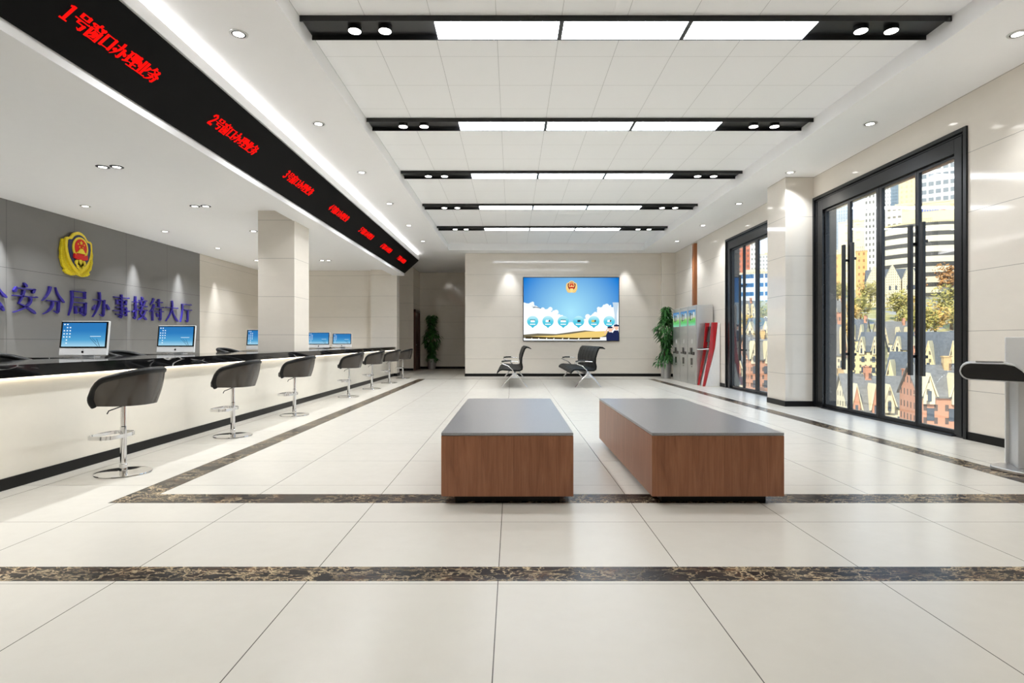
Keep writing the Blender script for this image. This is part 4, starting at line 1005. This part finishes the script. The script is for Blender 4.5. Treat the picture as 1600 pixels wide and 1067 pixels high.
# pale gabled hall
hall = thing('gabled_hall', 'pale cream hall with three pointed gables and blue-grey roof in the third pane', 'building', (191.5, 287.0, 16.5), -math.atan2(191.5, 287) + .12)
MB().box(-10.5, 10.5, 0, 12, 0, 14.8).build('walls', ivory, hall)
MB().prism([(-.4, 14.6), (6, 21.8), (12.4, 14.6)], YZ, -10.8, 10.8).build('roof', slate2, hall)
for cx in (-7.5, 0.2, 7.6):
    gb = MB().prism([(cx - 3.4, 0), (cx + 3.4, 0), (cx + 3.4, 15.5), (cx, 23.2), (cx - 3.4, 15.5)], XZ, -2.2, 5).build('gable', ivory, hall)
    for wx in (-1.6, 1.0):
        for wz in (5.0, 10.4): MB().box(cx + wx, cx + wx + .8, -2.3, -2.15, wz, wz + 2.2).build('window', wdark, gb)
# trees
def make_tree(label, x, y, g, zt, seed, tint):
    r = thing('tree', label, 'tree', (x, y, g), 0, 'trees outside the glass doors'); h = zt - g; rnd = random.Random(seed)
    MB().tube([(0, 0, 0), (.1, 0, h * .3), (0, .1, h * .6)], [h * .035, h * .025, h * .012], 7).build('trunk', M['stem'], r, smooth=60)
    lv = MB(); R = h * .42
    for k in range(900):
        while True:
            p = Vector((rnd.uniform(-1, 1), rnd.uniform(-1, 1), rnd.uniform(-1, 1)))
            if .25 < p.length < 1: break
        p *= .75 + .25 * math.sin(5 * p.x + seed) * math.cos(4 * p.z + 2 * p.y)
        o_ = Vector((p.x * R, p.y * R, h * .58 + p.z * h * .42)); s = h * rnd.uniform(.025, .05)
        u = Vector((rnd.uniform(-1, 1), rnd.uniform(-1, 1), rnd.uniform(-1, 1))).normalized(); v_ = u.orthogonal().normalized()
        lv.add([o_ - u * s, o_ + v_ * s * .6, o_ + u * s, o_ - v_ * s * .6], [(0, 1, 2, 3)])
    lv.build('crown', tint, r, recalc=False); return r
tints = [m_leaf('autumn_olive', (120, 110, 52), (190, 176, 96), .7), m_leaf('autumn_gold', (166, 130, 60), (224, 190, 110), .7), m_leaf('autumn_brown', (120, 82, 40), (186, 136, 80), .7)]
TW = ['behind the first door handles', 'low in the second pane', 'upper second pane', 'before the pale hall', 'at the right corner of the pale hall', 'by the middle mullion', 'in the right pane left part', 'in the right pane beside its jamb', 'lower right pane corner', 'brown, before the curved office', 'second pane bottom by the lawn', 'near the first pane houses',
      'above the roofs in the right pane', 'first pane by the jamb', 'brown, right of the curved office', 'in the far glass door, left one', 'in the far glass door, right one', 'far glass door, lower slope', 'low in the far glass door by the houses', 'far glass door, above the houses']
for q, (x, y, g, zt) in enumerate(TREES):
    k = 2 if q in (9, 14) else (0, 1, 0, 0, 1)[q % 5]; make_tree(('olive', 'golden', 'russet')[k] + ' leafy tree outside, ' + TW[q], x, y, g, zt, q, tints[k])
# cars
cmat = [plain('car_white', (240, 240, 238), .25), plain('car_blue', (110, 124, 150), .25)]
CW = ['before the pale gabled hall', 'on the lot in the second pane', 'on the upper lot below the curved office, middle', 'on the upper lot below the curved office, right', 'on the upper lot below the curved office, left', 'beside the first door handles', 'in the far glass door']
for q, (x, y, g) in enumerate(CARS):
    r = thing('car', ('white', 'blue-grey')[q % 2] + ' car parked ' + CW[q], 'car', (x, y, g + .05), .5 + q, 'cars parked outside')
    MB().prism([(-2.2, .35), (2.2, .35), (2.25, .8), (1.5, .95), (-2.0, 1.0), (-2.25, .8)], XZ, -.85, .85).build('body', cmat[q % 2], r, bevel=.08)
    MB().prism([(-1.7, .98), (1.1, .95), (.5, 1.5), (-1.2, 1.5)], XZ, -.75, .75).build('cabin', wdark, r, bevel=.06)
    for sx in (-1.4, 1.4):
        for sy in (-.78, .78): MB().lathe([(.33, -.1), (.33, .1)], (sx, sy, .33), 14, axis='y').build('wheel', M['bplastic'], r)


# ------------------------------------------------------------------ world, sun, camera
wd = bpy.data.worlds.new('sky'); SC.world = wd; wd.use_nodes = True
nt = wd.node_tree; nt.nodes.clear()
bg = nt.nodes.new('ShaderNodeBackground'); ou = nt.nodes.new('ShaderNodeOutputWorld'); tc = nt.nodes.new('ShaderNodeTexCoord'); sp = nt.nodes.new('ShaderNodeSeparateXYZ'); rp = nt.nodes.new('ShaderNodeValToRGB')
nt.links.new(tc.outputs['Generated'], sp.inputs[0]); nt.links.new(sp.outputs[2], rp.inputs[0])
e = rp.color_ramp.elements; e[0].position = 0.0; e[0].color = rgb(232, 240, 248); e[1].position = .6; e[1].color = rgb(120, 170, 225)
nt.links.new(rp.outputs[0], bg.inputs[0]); bg.inputs[1].default_value = 2.0; nt.links.new(bg.outputs[0], ou.inputs[0])
sl = bpy.data.lights.new('sun', 'SUN'); sl.energy = 6.2; sl.angle = math.radians(.6); sl.color = (1, .93, .80)
so = bpy.data.objects.new('sun', sl); C.objects.link(so); so.rotation_euler = Vector((.55, .55, -.62)).to_track_quat('-Z', 'Y').to_euler()

cam = bpy.data.cameras.new('camera'); cam.lens = 20.0; cam.sensor_width = 36.0; cam.clip_start = .05; cam.clip_end = 2000
co = bpy.data.objects.new('camera', cam); C.objects.link(co); co.location = (0, 0, 1.15); co.rotation_euler = (PI / 2, 0, 0); SC.camera = co
SC.view_settings.view_transform = 'Standard'; SC.view_settings.look = 'None'; SC.view_settings.gamma = 1.0; SC.view_settings.exposure = 0.32
SC.view_settings.use_curve_mapping = False
SC.cycles.max_bounces = 10; SC.cycles.diffuse_bounces = 7; SC.cycles.transparent_max_bounces = 12; SC.cycles.sample_clamp_direct = 0
SC.cycles.caustics_reflective = False; SC.cycles.caustics_refractive = False; SC.cycles.sample_clamp_indirect = 30.0
